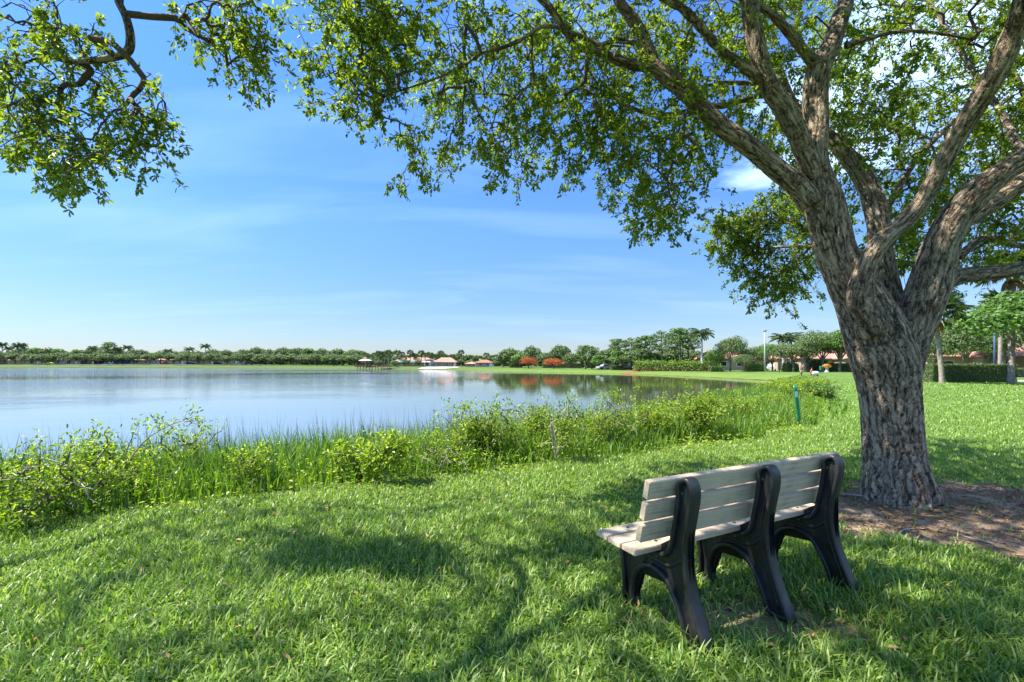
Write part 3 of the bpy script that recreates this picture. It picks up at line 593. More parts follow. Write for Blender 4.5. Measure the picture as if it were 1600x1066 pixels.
    D, keep = sk.grow(T); tw = MB(); sk.mesh(tw)
    for v in tw.v: v -= off
    lf = MB(); leaf_clusters(lf, tw, T[keep] - off, D[keep], 32, .060, .026, L=.26, droop=.30, jit=.016)
    ends = T[keep] - off; e2 = ends + rng.normal(0, .12, ends.shape); leaf_clusters(lf, tw, e2, D[keep], 16, .055, .024, L=.22, droop=.1, jit=.014)
    mbr.build('branch', M['oak_bark'], root); tw.build('twigs', M['twig'], root); lf.build('crown', M['oak_leaf'], root, smooth=False)
build_oak()

def build_left_oak():
    root = empty('live_oak', (-5.6, .2, 0), label='live oak mostly out of frame whose leafy bough hangs in at the upper left', cat='tree'); off = np.array([-5.6, .2, 0.])
    mb = MB(); sk = Skel()
    def L(rows, n=40, k=12):
        s = spline(np.array(rows, float), n); V, fs, bk = tube(s[:, :3] - off, s[:, 3], k=k); mb.add(V, fs, bk)
        for r_ in s[n // 3:]: sk.add(r_[:3], -1, r_[3])
    L([[-5.6, .2, -.1, .42], [-5.6, .2, .3, .32], [-5.5, .25, 1.6, .28], [-5.35, .4, 2.6, .24], [-4.9, .9, 3.6, .15], [-4.2, 1.7, 4.7, .07], [-3.3, 2.6, 5.2, .045], [-2.6, 3.2, 5.0, .03]], 60, 18)
    j = P3(178, -60, 3.35); q = [(186, 5, 14, 3.35), (198, 30, 14, 3.35), (204, 62, 15, 3.37), (198, 82, 15, 3.38), (172, 91, 13, 3.4), (140, 95, 12, 3.42), (110, 97, 9, 3.45), (75, 90, 7, 3.5), (40, 98, 5, 3.5), (15, 112, 4, 3.5)]
    s = limb(q, 40); lead = spline(np.array([[-3.6, 2.4, 5.1, .035], [-3.1, 2.95, 4.7, .033], [*j, .033], s[0]]), 14); s = np.vstack([lead[:-1], s]); V, fs, bk = tube(s[:, :3] - off, s[:, 3], k=10); mb.add(V, fs, bk)
    for r_ in s: sk.add(r_[:3], -1, r_[3])
    L([[-5.4, .35, 2.4, .2], [-6.2, 1.6, 3.8, .11], [-6.6, 3.4, 4.8, .05], [-6.0, 5.0, 5.3, .03]]); L([[-5.4, .3, 2.3, .2], [-4.4, -.9, 3.9, .13], [-3.2, -1.6, 5.0, .07], [-1.6, -1.5, 5.4, .04]]); L([[-4.9, .9, 3.6, .1], [-3.8, .8, 4.8, .07], [-2.2, 1.2, 5.6, .04], [-.8, 2.2, 5.8, .03]])
    mb.build('trunk', M['oak_bark'], root)
    T = [sample_region(*REG['L'], clump=.7), sample_region(*REG['M'])]; out = []
    while sum(len(a) for a in out) < 1500:
        k = 2000; G = np.stack([rng.uniform(-5, 4, k), rng.uniform(-1, 6, k), np.zeros(k)], 1); h = rng.uniform(4.0, 7.2, k); P = G + SDIR * (h / SDIR[2])[:, None]
        px, py = proj(P); vis = (P[:, 1] > .3) & (py > -60) & (px > -90) & (px < 1680); d = np.hypot(P[:, 0] + 4.2, P[:, 1] - 1.8)
        ok = ~vis & (rng.random(k) > lit_prob(G) ** .5 * 1.03) & (d < 4.6) & (P[:, 0] < -1.2); out.append(P[ok])
    T.append(np.concatenate(out)[:1500]); T = np.concatenate(T); D, keep = sk.grow(T); tw = MB(); sk.mesh(tw)
    for v in tw.v: v -= off
    lf = MB(); leaf_clusters(lf, tw, T[keep] - off, D[keep], 24, .047, .020, L=.22, droop=.5, jit=.012)
    tw.build('twigs', M['twig'], root); lf.build('crown', M['oak_leaf'], root, smooth=False)
build_left_oak()

# ---------------------------------------------------------------- bench
def build_bench():
    ORI = np.array([.931, 2.207, 0]); U = nrm(np.array([1.134, .573, 0])); ang = math.atan2(U[1], U[0])
    m, n, l, b = new_mat('bench_board')
    t = N(n, 'ShaderNodeTexCoord'); mp = N(n, 'ShaderNodeMapping'); mp.inputs['Scale'].default_value = (1.6, 34, 34); l.new(t.outputs['Object'], mp.inputs['Vector'])
    g1 = N(n, 'ShaderNodeTexNoise'); g1.inputs['Scale'].default_value = 1.6; g1.inputs['Detail'].default_value = 7; l.new(mp.outputs[0], g1.inputs['Vector'])
    g2 = N(n, 'ShaderNodeTexNoise'); g2.inputs['Scale'].default_value = 7; g2.inputs['Detail'].default_value = 6; g2.inputs['Roughness'].default_value = .7; l.new(t.outputs['Object'], g2.inputs['Vector'])
    c = ramp(n, l, math_n(n, l, 'ADD', math_n(n, l, 'MULTIPLY', g1.outputs[0], .5), math_n(n, l, 'MULTIPLY', g2.outputs[0], .5)), [(.33, (.31, .245, .165)), (.50, (.53, .42, .29)), (.68, (.62, .50, .36))])
    st = ramp(n, l, g2.outputs[0], [(.60, 0.0), (.72, .55)]); c = mixc(n, l, st, c, (.22, .19, .14))
    l.new(c, b.inputs['Base Color']); b.inputs['Roughness'].default_value = .65
    bp = N(n, 'ShaderNodeBump'); bp.inputs['Strength'].default_value = .4; bp.inputs['Distance'].default_value = .0015; l.new(g1.outputs[0], bp.inputs['Height']); l.new(bp.outputs[0], b.inputs['Normal'])
    M['board'] = m
    m, n, l, b = new_mat('bench_support')
    t = N(n, 'ShaderNodeTexCoord'); n1 = N(n, 'ShaderNodeTexNoise'); n1.inputs['Scale'].default_value = 5; n1.inputs['Detail'].default_value = 8; n1.inputs['Roughness'].default_value = .7; l.new(t.outputs['Object'], n1.inputs['Vector'])
    l.new(ramp(n, l, n1.outputs[0], [(.35, (.012, .011, .011)), (.60, (.030, .029, .029)), (.76, (.10, .092, .082))]), b.inputs['Base Color'])
    l.new(ramp(n, l, n1.outputs[0], [(.3, .30), (.75, .6)]), b.inputs['Roughness'])
    bp = N(n, 'ShaderNodeBump'); bp.inputs['Strength'].default_value = .5; bp.inputs['Distance'].default_value = .004; l.new(n1.outputs[0], bp.inputs['Height']); l.new(bp.outputs[0], b.inputs['Normal'])
    M['iron'] = m; M['bolt'] = simple('bench_bolt', (.35, .34, .32), .45, .7); M['screw'] = simple('bench_screw', (.06, .045, .035), .5, .6)
    root = empty('park_bench', ORI, ang, 'park bench of weathered cream boards on three black moulded supports, seen from behind', 'bench')
    # local frame: x along the bench, y towards the seat front, z up
    prof = [(-.045, 0), (-.03, .05), (.005, .13), (.045, .23), (.072, .33), (.083, .43), (.078, .53), (.06, .63), (.043, .72), (.045, .785), (.072, .825), (.112, .822), (.148, .785), (.152, .72), (.165, .62), (.185, .52), (.20, .455), (.225, .415), (.27, .392), (.35, .388), (.46, .393), (.56, .398), (.595, .38), (.595, .33), (.575, .24), (.562, .15), (.56, .07), (.575, 0), (.475, 0), (.47, .08), (.46, .15), (.435, .21), (.39, .255), (.33, .278), (.265, .272), (.21, .235), (.165, .17), (.125, .09), (.085, 0)]
    n_c = len(prof)
    pr = np.array(prof + prof[:1], float); dens = spline(np.hstack([pr]), 190)[:-1]
    c = dens; tg = np.roll(c, -1, 0) - np.roll(c, 1, 0); tg = tg / np.linalg.norm(tg, axis=1)[:, None]
    nin = np.stack([tg[:, 1], -tg[:, 0]], 1)     # outline runs clockwise -> inward normal
    cen = c.mean(0)
    area = .5 * np.sum(c[:, 0] * np.roll(c[:, 1], -1) - np.roll(c[:, 0], -1) * c[:, 1])
    if area > 0: nin = -nin
    def support(parent, xo):
        mb = MB(); m = len(c); hw = .036
        sec = [(-.0, .6), (.003, .9), (.009, 1.0), (.019, 1.0), (.024, .9), (.026, .45)]       # (inset, half width factor)
        rings = [(d, hw * w) for d, w in sec] + [(d, -hw * w) for d, w in reversed(sec)]
        V = np.concatenate([np.stack([np.full(m, x), (c + nin * d)[:, 0], (c + nin * d)[:, 1]], 1) for d, x in rings])
        k = len(rings); i = np.arange(m); i2 = (i + 1) % m; Fq = []
        for a in range(k):
            b_ = (a + 1) % k; Fq.append(np.stack([a * m + i, a * m + i2, b_ * m + i2, b_ * m + i], -1))
        mb.add(V + [xo, 0, 0], np.concatenate(Fq))
        rim = mb.build('support', M['iron'], parent)
        # web plate inside the rim
        bm = bmesh.new(); w = c + nin * .012
        for x in (-.011, .011):
            vs = [bm.verts.new((xo + x, p[0], p[1])) for p in w[::2]]
            f = bm.faces.new(vs)
        bmesh.ops.triangulate(bm, faces=bm.faces[:]); me = bpy.data.meshes.new('web'); bm.to_mesh(me); bm.free(); me.materials.append(M['iron'])
        wb = bpy.data.objects.new('web', me); COL.objects.link(wb); wb.parent = rim
        # stiffening rib down the back leg and over the arch
        rb = MB()
        for pts in ([(.10, .79), (.10, .66), (.125, .55), (.135, .43), (.12, .30), (.07, .16), (.03, .04)], [(.13, .40), (.21, .335), (.33, .335), (.45, .33), (.52, .27), (.515, .12), (.52, .02)]):
            q = spline(np.array(pts), 30); V, fs, bk = tube(np.stack([np.full(30, xo), q[:, 0], q[:, 1]], 1), .017, k=8); rb.add(V, fs, bk)
        rb.build('rib', M['iron'], rim)
        for (py_, pz_) in ((.125, .74), (.165, .60), (.175, .50), (.30, .36)):
            pb_ = MB(); V, fs, bk = tube([[xo - .0115, py_, pz_], [xo - .017, py_, pz_]], .008, 8); pb_.add(V, fs); pb_.build('bolt', M['bolt'], rim, smooth=False)
        return rim
    SP = .635
    for k in range(3): support(root, k * SP)
    x0, x1 = -.195, 2 * SP + .195; L = x1 - x0
    def board(name, cy, cz, ty, tz, tilt):
        tz -= .009
        me = bpy.data.meshes.new(name); bm = bmesh.new(); bmesh.ops.create_cube(bm, size=1)
        bmesh.ops.scale(bm, vec=(L, ty, tz), verts=bm.verts); bmesh.ops.bevel(bm, geom=bm.edges[:], offset=.0035, segments=2, affect='EDGES')
        bm.to_mesh(me); bm.free(); me.materials.append(M['board']); o = bpy.data.objects.new(name, me); COL.objects.link(o); o.parent = root
        o.location = ((x0 + x1) / 2 + random.uniform(-.004, .004), cy, cz); o.rotation_euler = (tilt, 0, 0); return o
    for cy in (.318, .431, .545):
        o = board('seat_board', cy, .414, .104, .038, 0); s = MB()
        for k in range(3):
            s = MB(); V, fs, bk = tube([[k * SP - o.location.x, 0, .0155], [k * SP - o.location.x, 0, .0178]], .009, 10); s.add(V, fs); s.build('screw', M['screw'], o, smooth=False)
    lean = math.atan2(.062, .30)
    for cz in (.535, .65, .765):
        o = board('back_board', .186 + (.65 - cz) * .21 + .015 + .008, cz, .040, .104, lean * 1.0); s = MB()
        for k in range(3):
            for dz in (-.025, .025): s = MB(); V, fs, bk = tube([[k * SP - o.location.x, .0195, dz], [k * SP - o.location.x, .0215, dz]], .006, 10); s.add(V, fs); s.build('screw', M['screw'], o, smooth=False)
build_bench()

# ---------------------------------------------------------------- small things on the lawn
def build_post():
    D = 10.3; p = P3(1250, 662, D); z = gz(p[0], D); root = empty('marker_post', (p[0], D, z - .02), 0, 'flat green marker post leaning at the edge of the planting, white decal near its top', 'marker post')
    g = simple('post_green', (.015, .22, .11), .4, scale=3); w = simple('post_label', (.75, .75, .78), .5, scale=40)
    mb = MB(); lean = np.array([-.105, 0, .93]); V, f = [], []
    n = 12; cs = [(-.048, .006), (-.03, -.004), (0, -.008), (.03, -.004), (.048, .006), (.046, .012), (0, -.001), (-.046, .012)]
    for i in range(n):
        t = i / (n - 1); o = lean * t
        for x, y in cs: V.append([x * (1 if t < .97 else .9) + o[0], y, o[2]])
    k = len(cs); i = np.arange(n - 1)[:, None] * k; j = np.arange(k)[None]; fq = np.stack([i + j, i + (j + 1) % k, i + k + (j + 1) % k, i + k + j], -1).reshape(-1, 4)
    mb.add(V, [fq, np.array([[(n - 1) * k + a for a in range(k)]])]); mb.build('post', g, root)
    mb = MB(); c = lean * .79; mb.box((c[0], -.0115, c[2]), (.058, .003, .13)); mb.build('decal', w, root, smooth=False)
build_post()

def bm_person(name, loc, rz, pts, edges, rad, shirt, shorts, label, hair=(.03, .02, .015), skin=(.35, .2, .13)):
    """one skinned body, clothes as separate parts"""
    root = empty(name, loc, rz, label, 'person', scale=.84)
    def skinned(nm, P, E, Rr, col, lvl=1):
        me = bpy.data.meshes.new(nm); me.from_pydata([tuple(p) for p in P], E, []); o = bpy.data.objects.new(nm, me); COL.objects.link(o)
        md = o.modifiers.new('s', 'SKIN'); me.update()
        if not me.skin_vertices: me.attributes  # the layer comes with the modifier
        for i, v in enumerate(me.skin_vertices[0].data): v.radius = (Rr[i] if isinstance(Rr[i], tuple) else (Rr[i], Rr[i])); v.use_root = (i == 0)
        sb = o.modifiers.new('b', 'SUBSURF'); sb.levels = lvl; sb.render_levels = lvl
        bpy.context.view_layer.update(); m2 = bpy.data.meshes.new_from_object(o.evaluated_get(bpy.context.evaluated_depsgraph_get())); bpy.data.objects.remove(o)
        m2.materials.clear(); m2.materials.append(simple(nm + '_mat', col, .8, scale=8)); m2.name = nm; q = bpy.data.objects.new(nm, m2); COL.objects.link(q); q.parent = root
        m2.polygons.foreach_set('use_smooth', np.ones(len(m2.polygons), bool)); return q
    skinned('body', pts, edges, rad, skin)
    skinned('shirt', shirt[0], shirt[1], shirt[2], shirt[3]); skinned('shorts', shorts[0], shorts[1], shorts[2], shorts[3])
    h = pts[3]; mb = MB(); V, fs, bk = tube(spline(np.array([[h[0], h[1] + .02, h[2] + .02], [h[0], h[1] + .03, h[2] + .08], [h[0], h[1] + .01, h[2] + .125]]), 6), [.082, .088, .084, .075, .055, .02], 12); mb.add(V, fs); mb.build('hair', simple('hair_' + label[:5], hair, .7), root)
def people():
    Pt = [(0, 0, .62), (0, 0, .82), (0, -.01, .98), (0, -.03, 1.09), (.06, 0, .58), (.075, -.02, .34), (.08, .01, .04), (.08, -.09, .02), (-.06, 0, .58), (-.075, .01, .34), (-.08, .03, .04), (-.08, -.07, .02),
          (.13, 0, .90), (.17, -.02, .70), (.15, -.12, .55), (-.13, 0, .90), (-.17, -.02, .70), (-.15, -.1, .54)]
    E = [(0, 1), (1, 2), (2, 3), (0, 4), (4, 5), (5, 6), (6, 7), (0, 8), (8, 9), (9, 10), (10, 11), (2, 12), (12, 13), (13, 14), (2, 15), (15, 16), (16, 17)]
    Rr = [(.10, .075), (.105, .07), .045, .085, .07, .05, .035, .028, .07, .05, .035, .028, .042, .033, .024, .042, .033, .024]
    D = 52.; p = P3(1252, 590, D)
    z = gz(p[0], D)
    sh = ([(0, 0, .66), (0, 0, .82), (0, -.005, .93), (.13, 0, .90), (.16, -.01, .79), (-.13, 0, .90), (-.16, -.01, .79)], [(0, 1), (1, 2), (2, 3), (3, 4), (2, 5), (5, 6)], [(.12, .09), (.12, .085), (.09, .06), .055, .05, .055, .05], (.42, .38, .42))
    so = ([(0, 0, .63), (.06, 0, .56), (.075, -.01, .42), (-.06, 0, .56), (-.075, 0, .42)], [(0, 1), (1, 2), (0, 3), (3, 4)], [(.125, .095), .085, .075, .085, .075], (.02, .022, .03))
    bm_person('person', (p[0], D, z), .5, Pt, E, Rr, sh, so, 'person in grey top and dark shorts standing behind the bank shrubs by the far cove')
    # second one bends forward over the white tub
    B = [(0, 0, .60), (.03, -.0, .80), (.08, -.02, .96), (.13, -.03, 1.06), *Pt[4:12], (.17, -.06, .88), (.28, -.05, .74), (.42, -.04, .64), (.10, .10, .86), (.24, .08, .72), (.40, .06, .64)]
    D = 52.5; p = P3(1267, 590, D); z = gz(p[0], D)
    sh = ([(0, 0, .62), (.03, 0, .80), (.06, 0, .92), (.13, -.06, .88), (.2, -.05, .80), (.09, .1, .86), (.17, .09, .78)], sh[1], sh[2], (.80, .06, .015))
    bm_person('person', (p[0], D, z), 0, B, E, Rr, sh, so[:3] + ((.5, .06, .02),), 'person in orange-red shirt leaning over a white rounded tub on the far lawn')
    p = P3(1274, 592, 52.); z = gz(p[0], 52.); mb = MB(); q = np.linspace(0, 1, 9)
    V, fs, bk = tube(np.stack([-.42 + .84 * q, 0 * q, .30 + .03 * q], 1), [.12, .22, .25, .26, .26, .26, .25, .23, .16], 16); mb.add(V, fs)
    root = empty('tub', (p[0], 52., z + .08), -.2, 'white rounded tub lying on the grass beside the person in orange-red', 'tub', scale=.8)
    mb.build('shell', simple('tub_white', (.75, .75, .74), .4), root); mb = MB()
    tf = simple('tub_foot', (.12, .12, .12), .7)
    for x in (-.25, .28): mb = MB(); mb.box((x, 0, .06), (.08, .42, .28), taper=.15); mb.build('foot', tf, root, smooth=False)
    D = 75.; p = P3(1283, 585, D); z = gz(p[0], D); root = empty('litter_bin', (p[0], D, z), 0, 'dark green bin on a post standing alone on the far lawn', 'bin'); g = simple('bin_green', (.02, .17, .08), .5)
    mb = MB(); V, fs, bk = tube([[0, 0, 0], [0, 0, .55]], .05, 8); mb.add(V, fs); mb.build('post', g, root); mb = MB(); mb.box((0, 0, .85), (.36, .3, .6), taper=-.1); mb.build('bin', g, root, smooth=False); mb = MB(); mb.box((0, 0, 1.19), (.42, .36, .07), taper=.4); mb.build('lid', g, root, smooth=False)
    D = 88.; p = P3(1292, 580, D); z = gz(p[0], D); root = empty('planter', (p[0], D, z), 0, 'pale stone planter column topped with orange flowers before the shrubs', 'planter'); s = simple('planter_stone', (.6, .55, .48), .8)
    mb = MB(); V, fs, bk = tube(np.array([[0, 0, 0], [0, 0, .1], [0, 0, .14], [0, 0, .8], [0, 0, .86], [0, 0, 1.05]]), [.42, .42, .3, .26, .4, .45], 12); mb.add(V, fs); mb.build('column', s, root)
    mb = MB(); k = 420; P = rng.normal(size=(k, 3)); P = nrm(P) * [.75, .6, .38] + [0, 0, 1.25]; mb.add(*cards(P, P - [0, 0, 1.1], .09)); mb.build('flowers', leaf_mat('planter_flower', (.1, .14, .03), (.6, .22, .02), (.8, .4, .05), trans=.2), root, smooth=False)
people()

# ---------------------------------------------------------------- shrubs on the bank
def shrub(px, py, D, w, h, label, nclu=60, stems=3, bare=0, leaf=.065, n=18, seed=0, base_h=.18, arch=None, mat='shrub_leaf', stem_r=.012):
    kq = .76 if D < 9 else .85; w *= kq; h *= .64 if D < 5.6 else .74 if D < 8 else .54 if D < 12 else .40 if D < 20 else .27 if D < 30 else .12; leaf *= .82; p = P3(px, py, D); z = gz(p[0], D); root = empty('shrub', (p[0], D, z), 0, label, 'shrub', 'shrubs on the lake bank')
    sk = Skel(); mb = MB()
    for s in range(stems):
        a = rng.uniform(0, 6.28); r = w * .5 * rng.uniform(.2, .75); q = spline(np.array([[.03 * math.cos(a), .03 * math.sin(a), -.03, stem_r * 1.4], [r * .35 * math.cos(a) + rng.normal(0, .03), r * .35 * math.sin(a), h * .35, stem_r], [r * math.cos(a + .3), r * math.sin(a + .3), h * rng.uniform(.65, .85), stem_r * .6]]), 12)
        V, fs, bk = tube(q[:, :3], q[:, 3], 7); mb.add(V, fs, bk)
        for t in q[3:]: sk.add(t[:3], -1, t[3])
    # bare whitish twigs
    if bare:
        B = np.stack([rng.normal(0, w * .3, bare), rng.normal(0, w * .25, bare), rng.uniform(h * .2, h * 1.0, bare)], 1); sk.grow(B, step=.15, wob=.2, arch=.05); m2 = MB(); sk.mesh(m2, rmin=.0020, k=.0022, rmax=.012); sk.links = []
        for v_, f_, b_ in [(np.concatenate(m2.v), m2.f, np.concatenate(m2.b))]:
            mb.v.append(v_); mb.b.append(b_); mb.f += [a_ + mb.n for a_ in f_]; mb.mi += m2.mi; mb.n += len(v_)
    u = nrm(rng.normal(size=(nclu, 3))) * rng.uniform(.45, 1.0, (nclu, 1)) ** .6
    lc = nrm(rng.normal(size=(5, 3))) * rng.uniform(.25, .75, (5, 1)); u = lc[rng.integers(0, 5, nclu)] + u * rng.uniform(.3, .62)
    T = u * [w * .5, w * .42, h * (1 - base_h) * .5] + [0, 0, h * (base_h + (1 - base_h) * .5)]; T[:, 2] += rng.normal(0, h * .05, nclu)
    ns = rng.integers(5, 11); sx = rng.normal(0, w * .26, ns); sy = rng.normal(0, w * .2, ns); sh_ = rng.uniform(.15, .42, ns) * h
    T = np.concatenate([T] + [np.stack([sx[q] + np.linspace(0, rng.normal(0, .09), 3), sy[q] + np.linspace(0, rng.normal(0, .09), 3), h * .85 + sh_[q] * np.array([.2, .6, 1.])], 1) for q in range(ns)])
    if arch is not None:
        q = spline(np.array(arch, float), 16); V, fs, bk = tube(q, np.linspace(.011, .003, 16), 6); mb.add(V, fs, bk)
        for t in q[4:]: sk.add(t, -1, .005)
        T = np.concatenate([T, q[5::1] + rng.normal(0, .03, (11, 3))])
    D_, keep = sk.grow(T, step=.14, wob=.1, arch=.06); tw = MB(); sk.mesh(tw, rmin=.002, k=.003)
    lf = MB(); leaf_clusters(lf, tw, T, D_, int(n * 1.25), leaf * 1.05, leaf * .46, L=.16, droop=-.1, jit=.04); n0 = nclu; T2 = T[:n0] + rng.normal(0, .09 * math.sqrt(w), (n0, 3)); leaf_clusters(lf, tw, T2, D_[:n0], int(n * .6), leaf, leaf * .46, L=.15, droop=0, jit=.05)
    mb.build('stems', M['stem_white'], root)
    lf.add(np.concatenate(tw.v), [], mi=1); o0 = lf.n - tw.n; lf.f += [a_ + o0 for a_ in tw.f]; lf.mi += [np.full(len(a_), 1) for a_ in tw.f]
    lf.build('foliage', [M[mat], M['twig']], root, smooth=False)
    return root
S = shrub
S(35, 838, 3.9, .9, .75, 'leafy shrub with pale bare twigs at the left end of the bank', 34, 2, 26, .055, 12)
S(108, 830, 4.2, .9, .8, 'shrub with two whitish leaning stems near the left end of the bank', 55, 3, 18, .055, 14)
S(175, 790, 5.0, 1.2, .95, 'wide yellow-green shrub whose arching shoot rises against the water', 85, 4, 6, .06, 15, arch=[[0, 0, .0], [.1, 0, .32], [.32, 0, .66], [.55, 0, .83], [.78, 0, .92], [.93, 0, .88]])
S(285, 745, 5.9, .8, 1.0, 'slim sapling at the tip of the arching shoot', 26, 3, 4, .055, 12)
S(385, 768, 5.2, .40, .55, 'small dark-leaved sapling alone in the reeds left of the round one', 24, 1, 2, .05, 12)
S(605, 764, 5.4, .60, .66, 'round bright sapling on a single thin trunk in the middle of the bank', 42, 1, 0, .075, 12, base_h=.5)
S(545, 764, 5.7, .5, .5, 'low pale green plant just left of the round sapling', 30, 2, 0, .08, 10)
S(690, 748, 6.0, .7, .45, 'tangle of dead pale twigs with few leaves right of the round sapling', 14, 2, 40, .05, 9)
S(765, 738, 6.8, 1.15, .95, 'broad bushy yellow-green shrub at mid bank, with a solid rounded outline', 150, 4, 8, .06, 17)
S(722, 742, 6.9, .8, .85, 'smaller bush joined to the left of the broad mid-bank shrub', 70, 3, 0, .06, 15)
S(873, 728, 6.7, .85, .95, 'sparse shrub with a white branching skeleton at mid bank', 50, 3, 34, .055, 12)
S(840, 715, 7.9, 1.0, 1.0, 'bush behind the shrub with the white skeleton, nearer the water', 80, 3, 0, .06, 14)
S(950, 712, 7.7, 1.1, 1.05, 'tall thin-stemmed shrub behind the bench back, with grey bare stems below', 80, 5, 20, .055, 13)
S(912, 700, 8.8, .9, 1.15, 'upright bush standing at the water just left of the tall thin-stemmed one', 75, 3, 4, .06, 14)
S(1010, 700, 8.8, 1.5, 1.2, 'dense bright bush between the thin-stemmed shrub and the tallest one', 150, 4, 4, .065, 16)
S(1095, 706, 8.9, 1.35, 1.35, 'tallest bank shrub, with gnarled grey trunks showing under its crown', 150, 4, 12, .065, 16, stem_r=.022, base_h=.3)
S(1050, 680, 11., 1.6, 1.35, 'bush with its top against the water behind the tallest bank shrub', 130, 3, 0, .075, 15)
S(1150, 680, 11.2, 1.8, 1.25, 'wide bush right of the tallest shrub, over long grass', 150, 4, 0, .075, 15)
S(1120, 655, 15.5, 2.2, 1.3, 'far bush at the water line above the tallest bank shrub', 130, 4, 0, .09, 15)
S(1195, 662, 13.8, 2.0, 1.2, 'bush just left of the leaning green marker post', 140, 4, 0, .085, 15)
S(1240, 640, 17.5, 2.3, 1.25, 'bush directly behind the leaning green marker post', 140, 4, 0, .10, 15)
S(1282, 632, 17.5, 1.5, 1.05, 'dark rounded bush at the right end of the bank planting, nearest the oak trunk', 130, 4, 0, .09, 16, mat='bright_leaf')
S(1180, 630, 22., 3.0, 1.4, 'bush at the water past the marker post, lower of the two seen against the cove', 140, 4, 0, .11, 15)
S(1225, 618, 27., 3.2, 1.4, 'bush where the bank meets the end of the cove', 130, 4, 0, .13, 14)
S(1280, 615, 26., 2.6, 1.2, 'bush beneath the people, at the back right of the bank planting', 120, 4, 0, .12, 14)
S(1240, 605, 38., 4.2, 1.5, 'farthest bank bush, in front of the person in dark shorts', 130, 4, 0, .17, 14)

# ---------------------------------------------------------------- background kinds
def lobes_crown(lobes, n, s, mb=None, mats=0, inner=.25, flat=.0):
    mb = mb or MB(); lobes = np.array(lobes, float); w = np.prod(lobes[:, 3:6], axis=1) ** .66; w /= w.sum(); k = rng.choice(len(lobes), n, p=w)
    u = nrm(rng.normal(size=(n, 3))); r = np.where(rng.random(n) < inner, rng.uniform(.5, .9, n), rng.uniform(.86, 1.12, n))[:, None]
    P = lobes[k, :3] + u * lobes[k, 3:6] * r; q = np.array([mnoise.noise(Vector((p * .9).tolist())) for p in P]); ok = rng.random(n) < sstep(.85 + q * 1.5); P = P[ok]; u = u[ok]
    mb.add(*cards(P, u + rng.normal(0, .55, u.shape) + [0, 0, .35], s * rng.uniform(.6, 1.25, len(P)))); return mb
def proto_oak(H=9., Wd=11., trunk_h=2.2, n=3600, s=.30, mat='far_leaf', bark='bark_grey', lab='oak', seed=1, tr=.28):
    root = empty('tree', (0, 0, -50)); mb = MB(); lob = []; nl = 17
    P0 = np.array([[0, 0, -.2, tr * 1.3], [0, 0, .25, tr], [.1, 0, trunk_h * .7, tr * .85], [.15, .05, trunk_h, tr * .8]]); q = spline(P0, 12); V, fs, bk = tube(q[:, :3], q[:, 3], 10); mb.add(V, fs, bk)
    for i in range(nl):
        a = i * 2.4 + rng.uniform(-.3, .3); rr = Wd * .5 * math.sqrt((i + .5) / nl) * .72; zc = trunk_h + (H - trunk_h) * (.78 - .55 * (rr / (Wd * .5)) ** 2 + rng.uniform(-.12, .1)); lr = Wd * rng.uniform(.14, .21)
        c = np.array([rr * math.cos(a), rr * math.sin(a), zc - lr * .3]); lob.append([*c, lr, lr, lr * .72])
        if i % 2 == 0:
            q = spline(np.array([[.12, .05, trunk_h * .85, tr * .55], [c[0] * .35, c[1] * .35, trunk_h + (c[2] - trunk_h) * .45, tr * .35], [*c, tr * .12]]), 9); V, fs, bk = tube(q[:, :3], q[:, 3], 7); mb.add(V, fs, bk)
    mb.build('trunk', M[bark], root); lobes_crown(lob, n, s).build('crown', M[mat], root, smooth=False); return root
def proto_pine(H=12., n=2600, s=.26):
    root = empty('tree', (0, 0, -50)); mb = MB(); q = spline(np.array([[0, 0, -.2, .2], [.05, 0, H * .3, .17], [.15, .1, H * .65, .13], [.1, .1, H * .93, .05]]), 20); V, fs, bk = tube(q[:, :3], q[:, 3], 9); mb.add(V, fs, bk); lob = []
    for i in range(13):
        f = i / 12; a = i * 2.4 + rng.uniform(-.5, .5); z = H * (.56 + .42 * f); r = (3.1 - 1.7 * f) * rng.uniform(.5, 1.15) * (1 if f > .1 else .7); c = [r * math.cos(a), r * math.sin(a), z]; lr = rng.uniform(.8, 1.3); lob.append([*c, lr * 1.15, lr * 1.15, lr * .6])
        qq = spline(np.array([[.12, .08, z - .7, .05], [c[0] * .6, c[1] * .6, z - .35, .035], [*c, .015]]), 6); V, fs, bk = tube(qq[:, :3], qq[:, 3], 5); mb.add(V, fs, bk)
    lob.append([.1, .1, H, .9, .9, .6]); mb.build('trunk', M['bark_dark'], root); lobes_crown(lob, n, s, inner=.35).build('crown', M['pine_leaf'], root, smooth=False); return root
def frond(mb, base, az, el, L, nl=26, ll=.55, droop=1.3, w=.05):
    t = np.linspace(0, 1, 12); ang = el - droop * t ** 1.3 * 1.2; d = np.stack([np.cos(ang) * math.cos(az), np.cos(ang) * math.sin(az), np.sin(ang)], 1); P = base + np.concatenate([[np.zeros(3)], np.cumsum(d[:-1] * L / 11, axis=0)])
    V, fs, bk = tube(P, np.linspace(.035, .008, 12), 4, cap=False); mb.add(V, fs, bk)
    u = np.linspace(.12, 1, nl); Q = np.stack([np.interp(u, t, P[:, i]) for i in range(3)], 1); dd = nrm(np.stack([np.interp(u, t, d[:, i]) for i in range(3)], 1)); S_ = nrm(np.cross(dd, [0, 0, 1])); ln = ll * np.sin(np.pi * (.12 + .8 * u)) ** .6
    for sg in (-1, 1):
        A = S_ * sg + dd * .55 + np.array([0, 0, -.35]) + rng.normal(0, .08, S_.shape); mb.add(*leaves(Q, A, np.cross(A, dd) * sg, ln, w * 1.0, fold=.05, droop=.35))
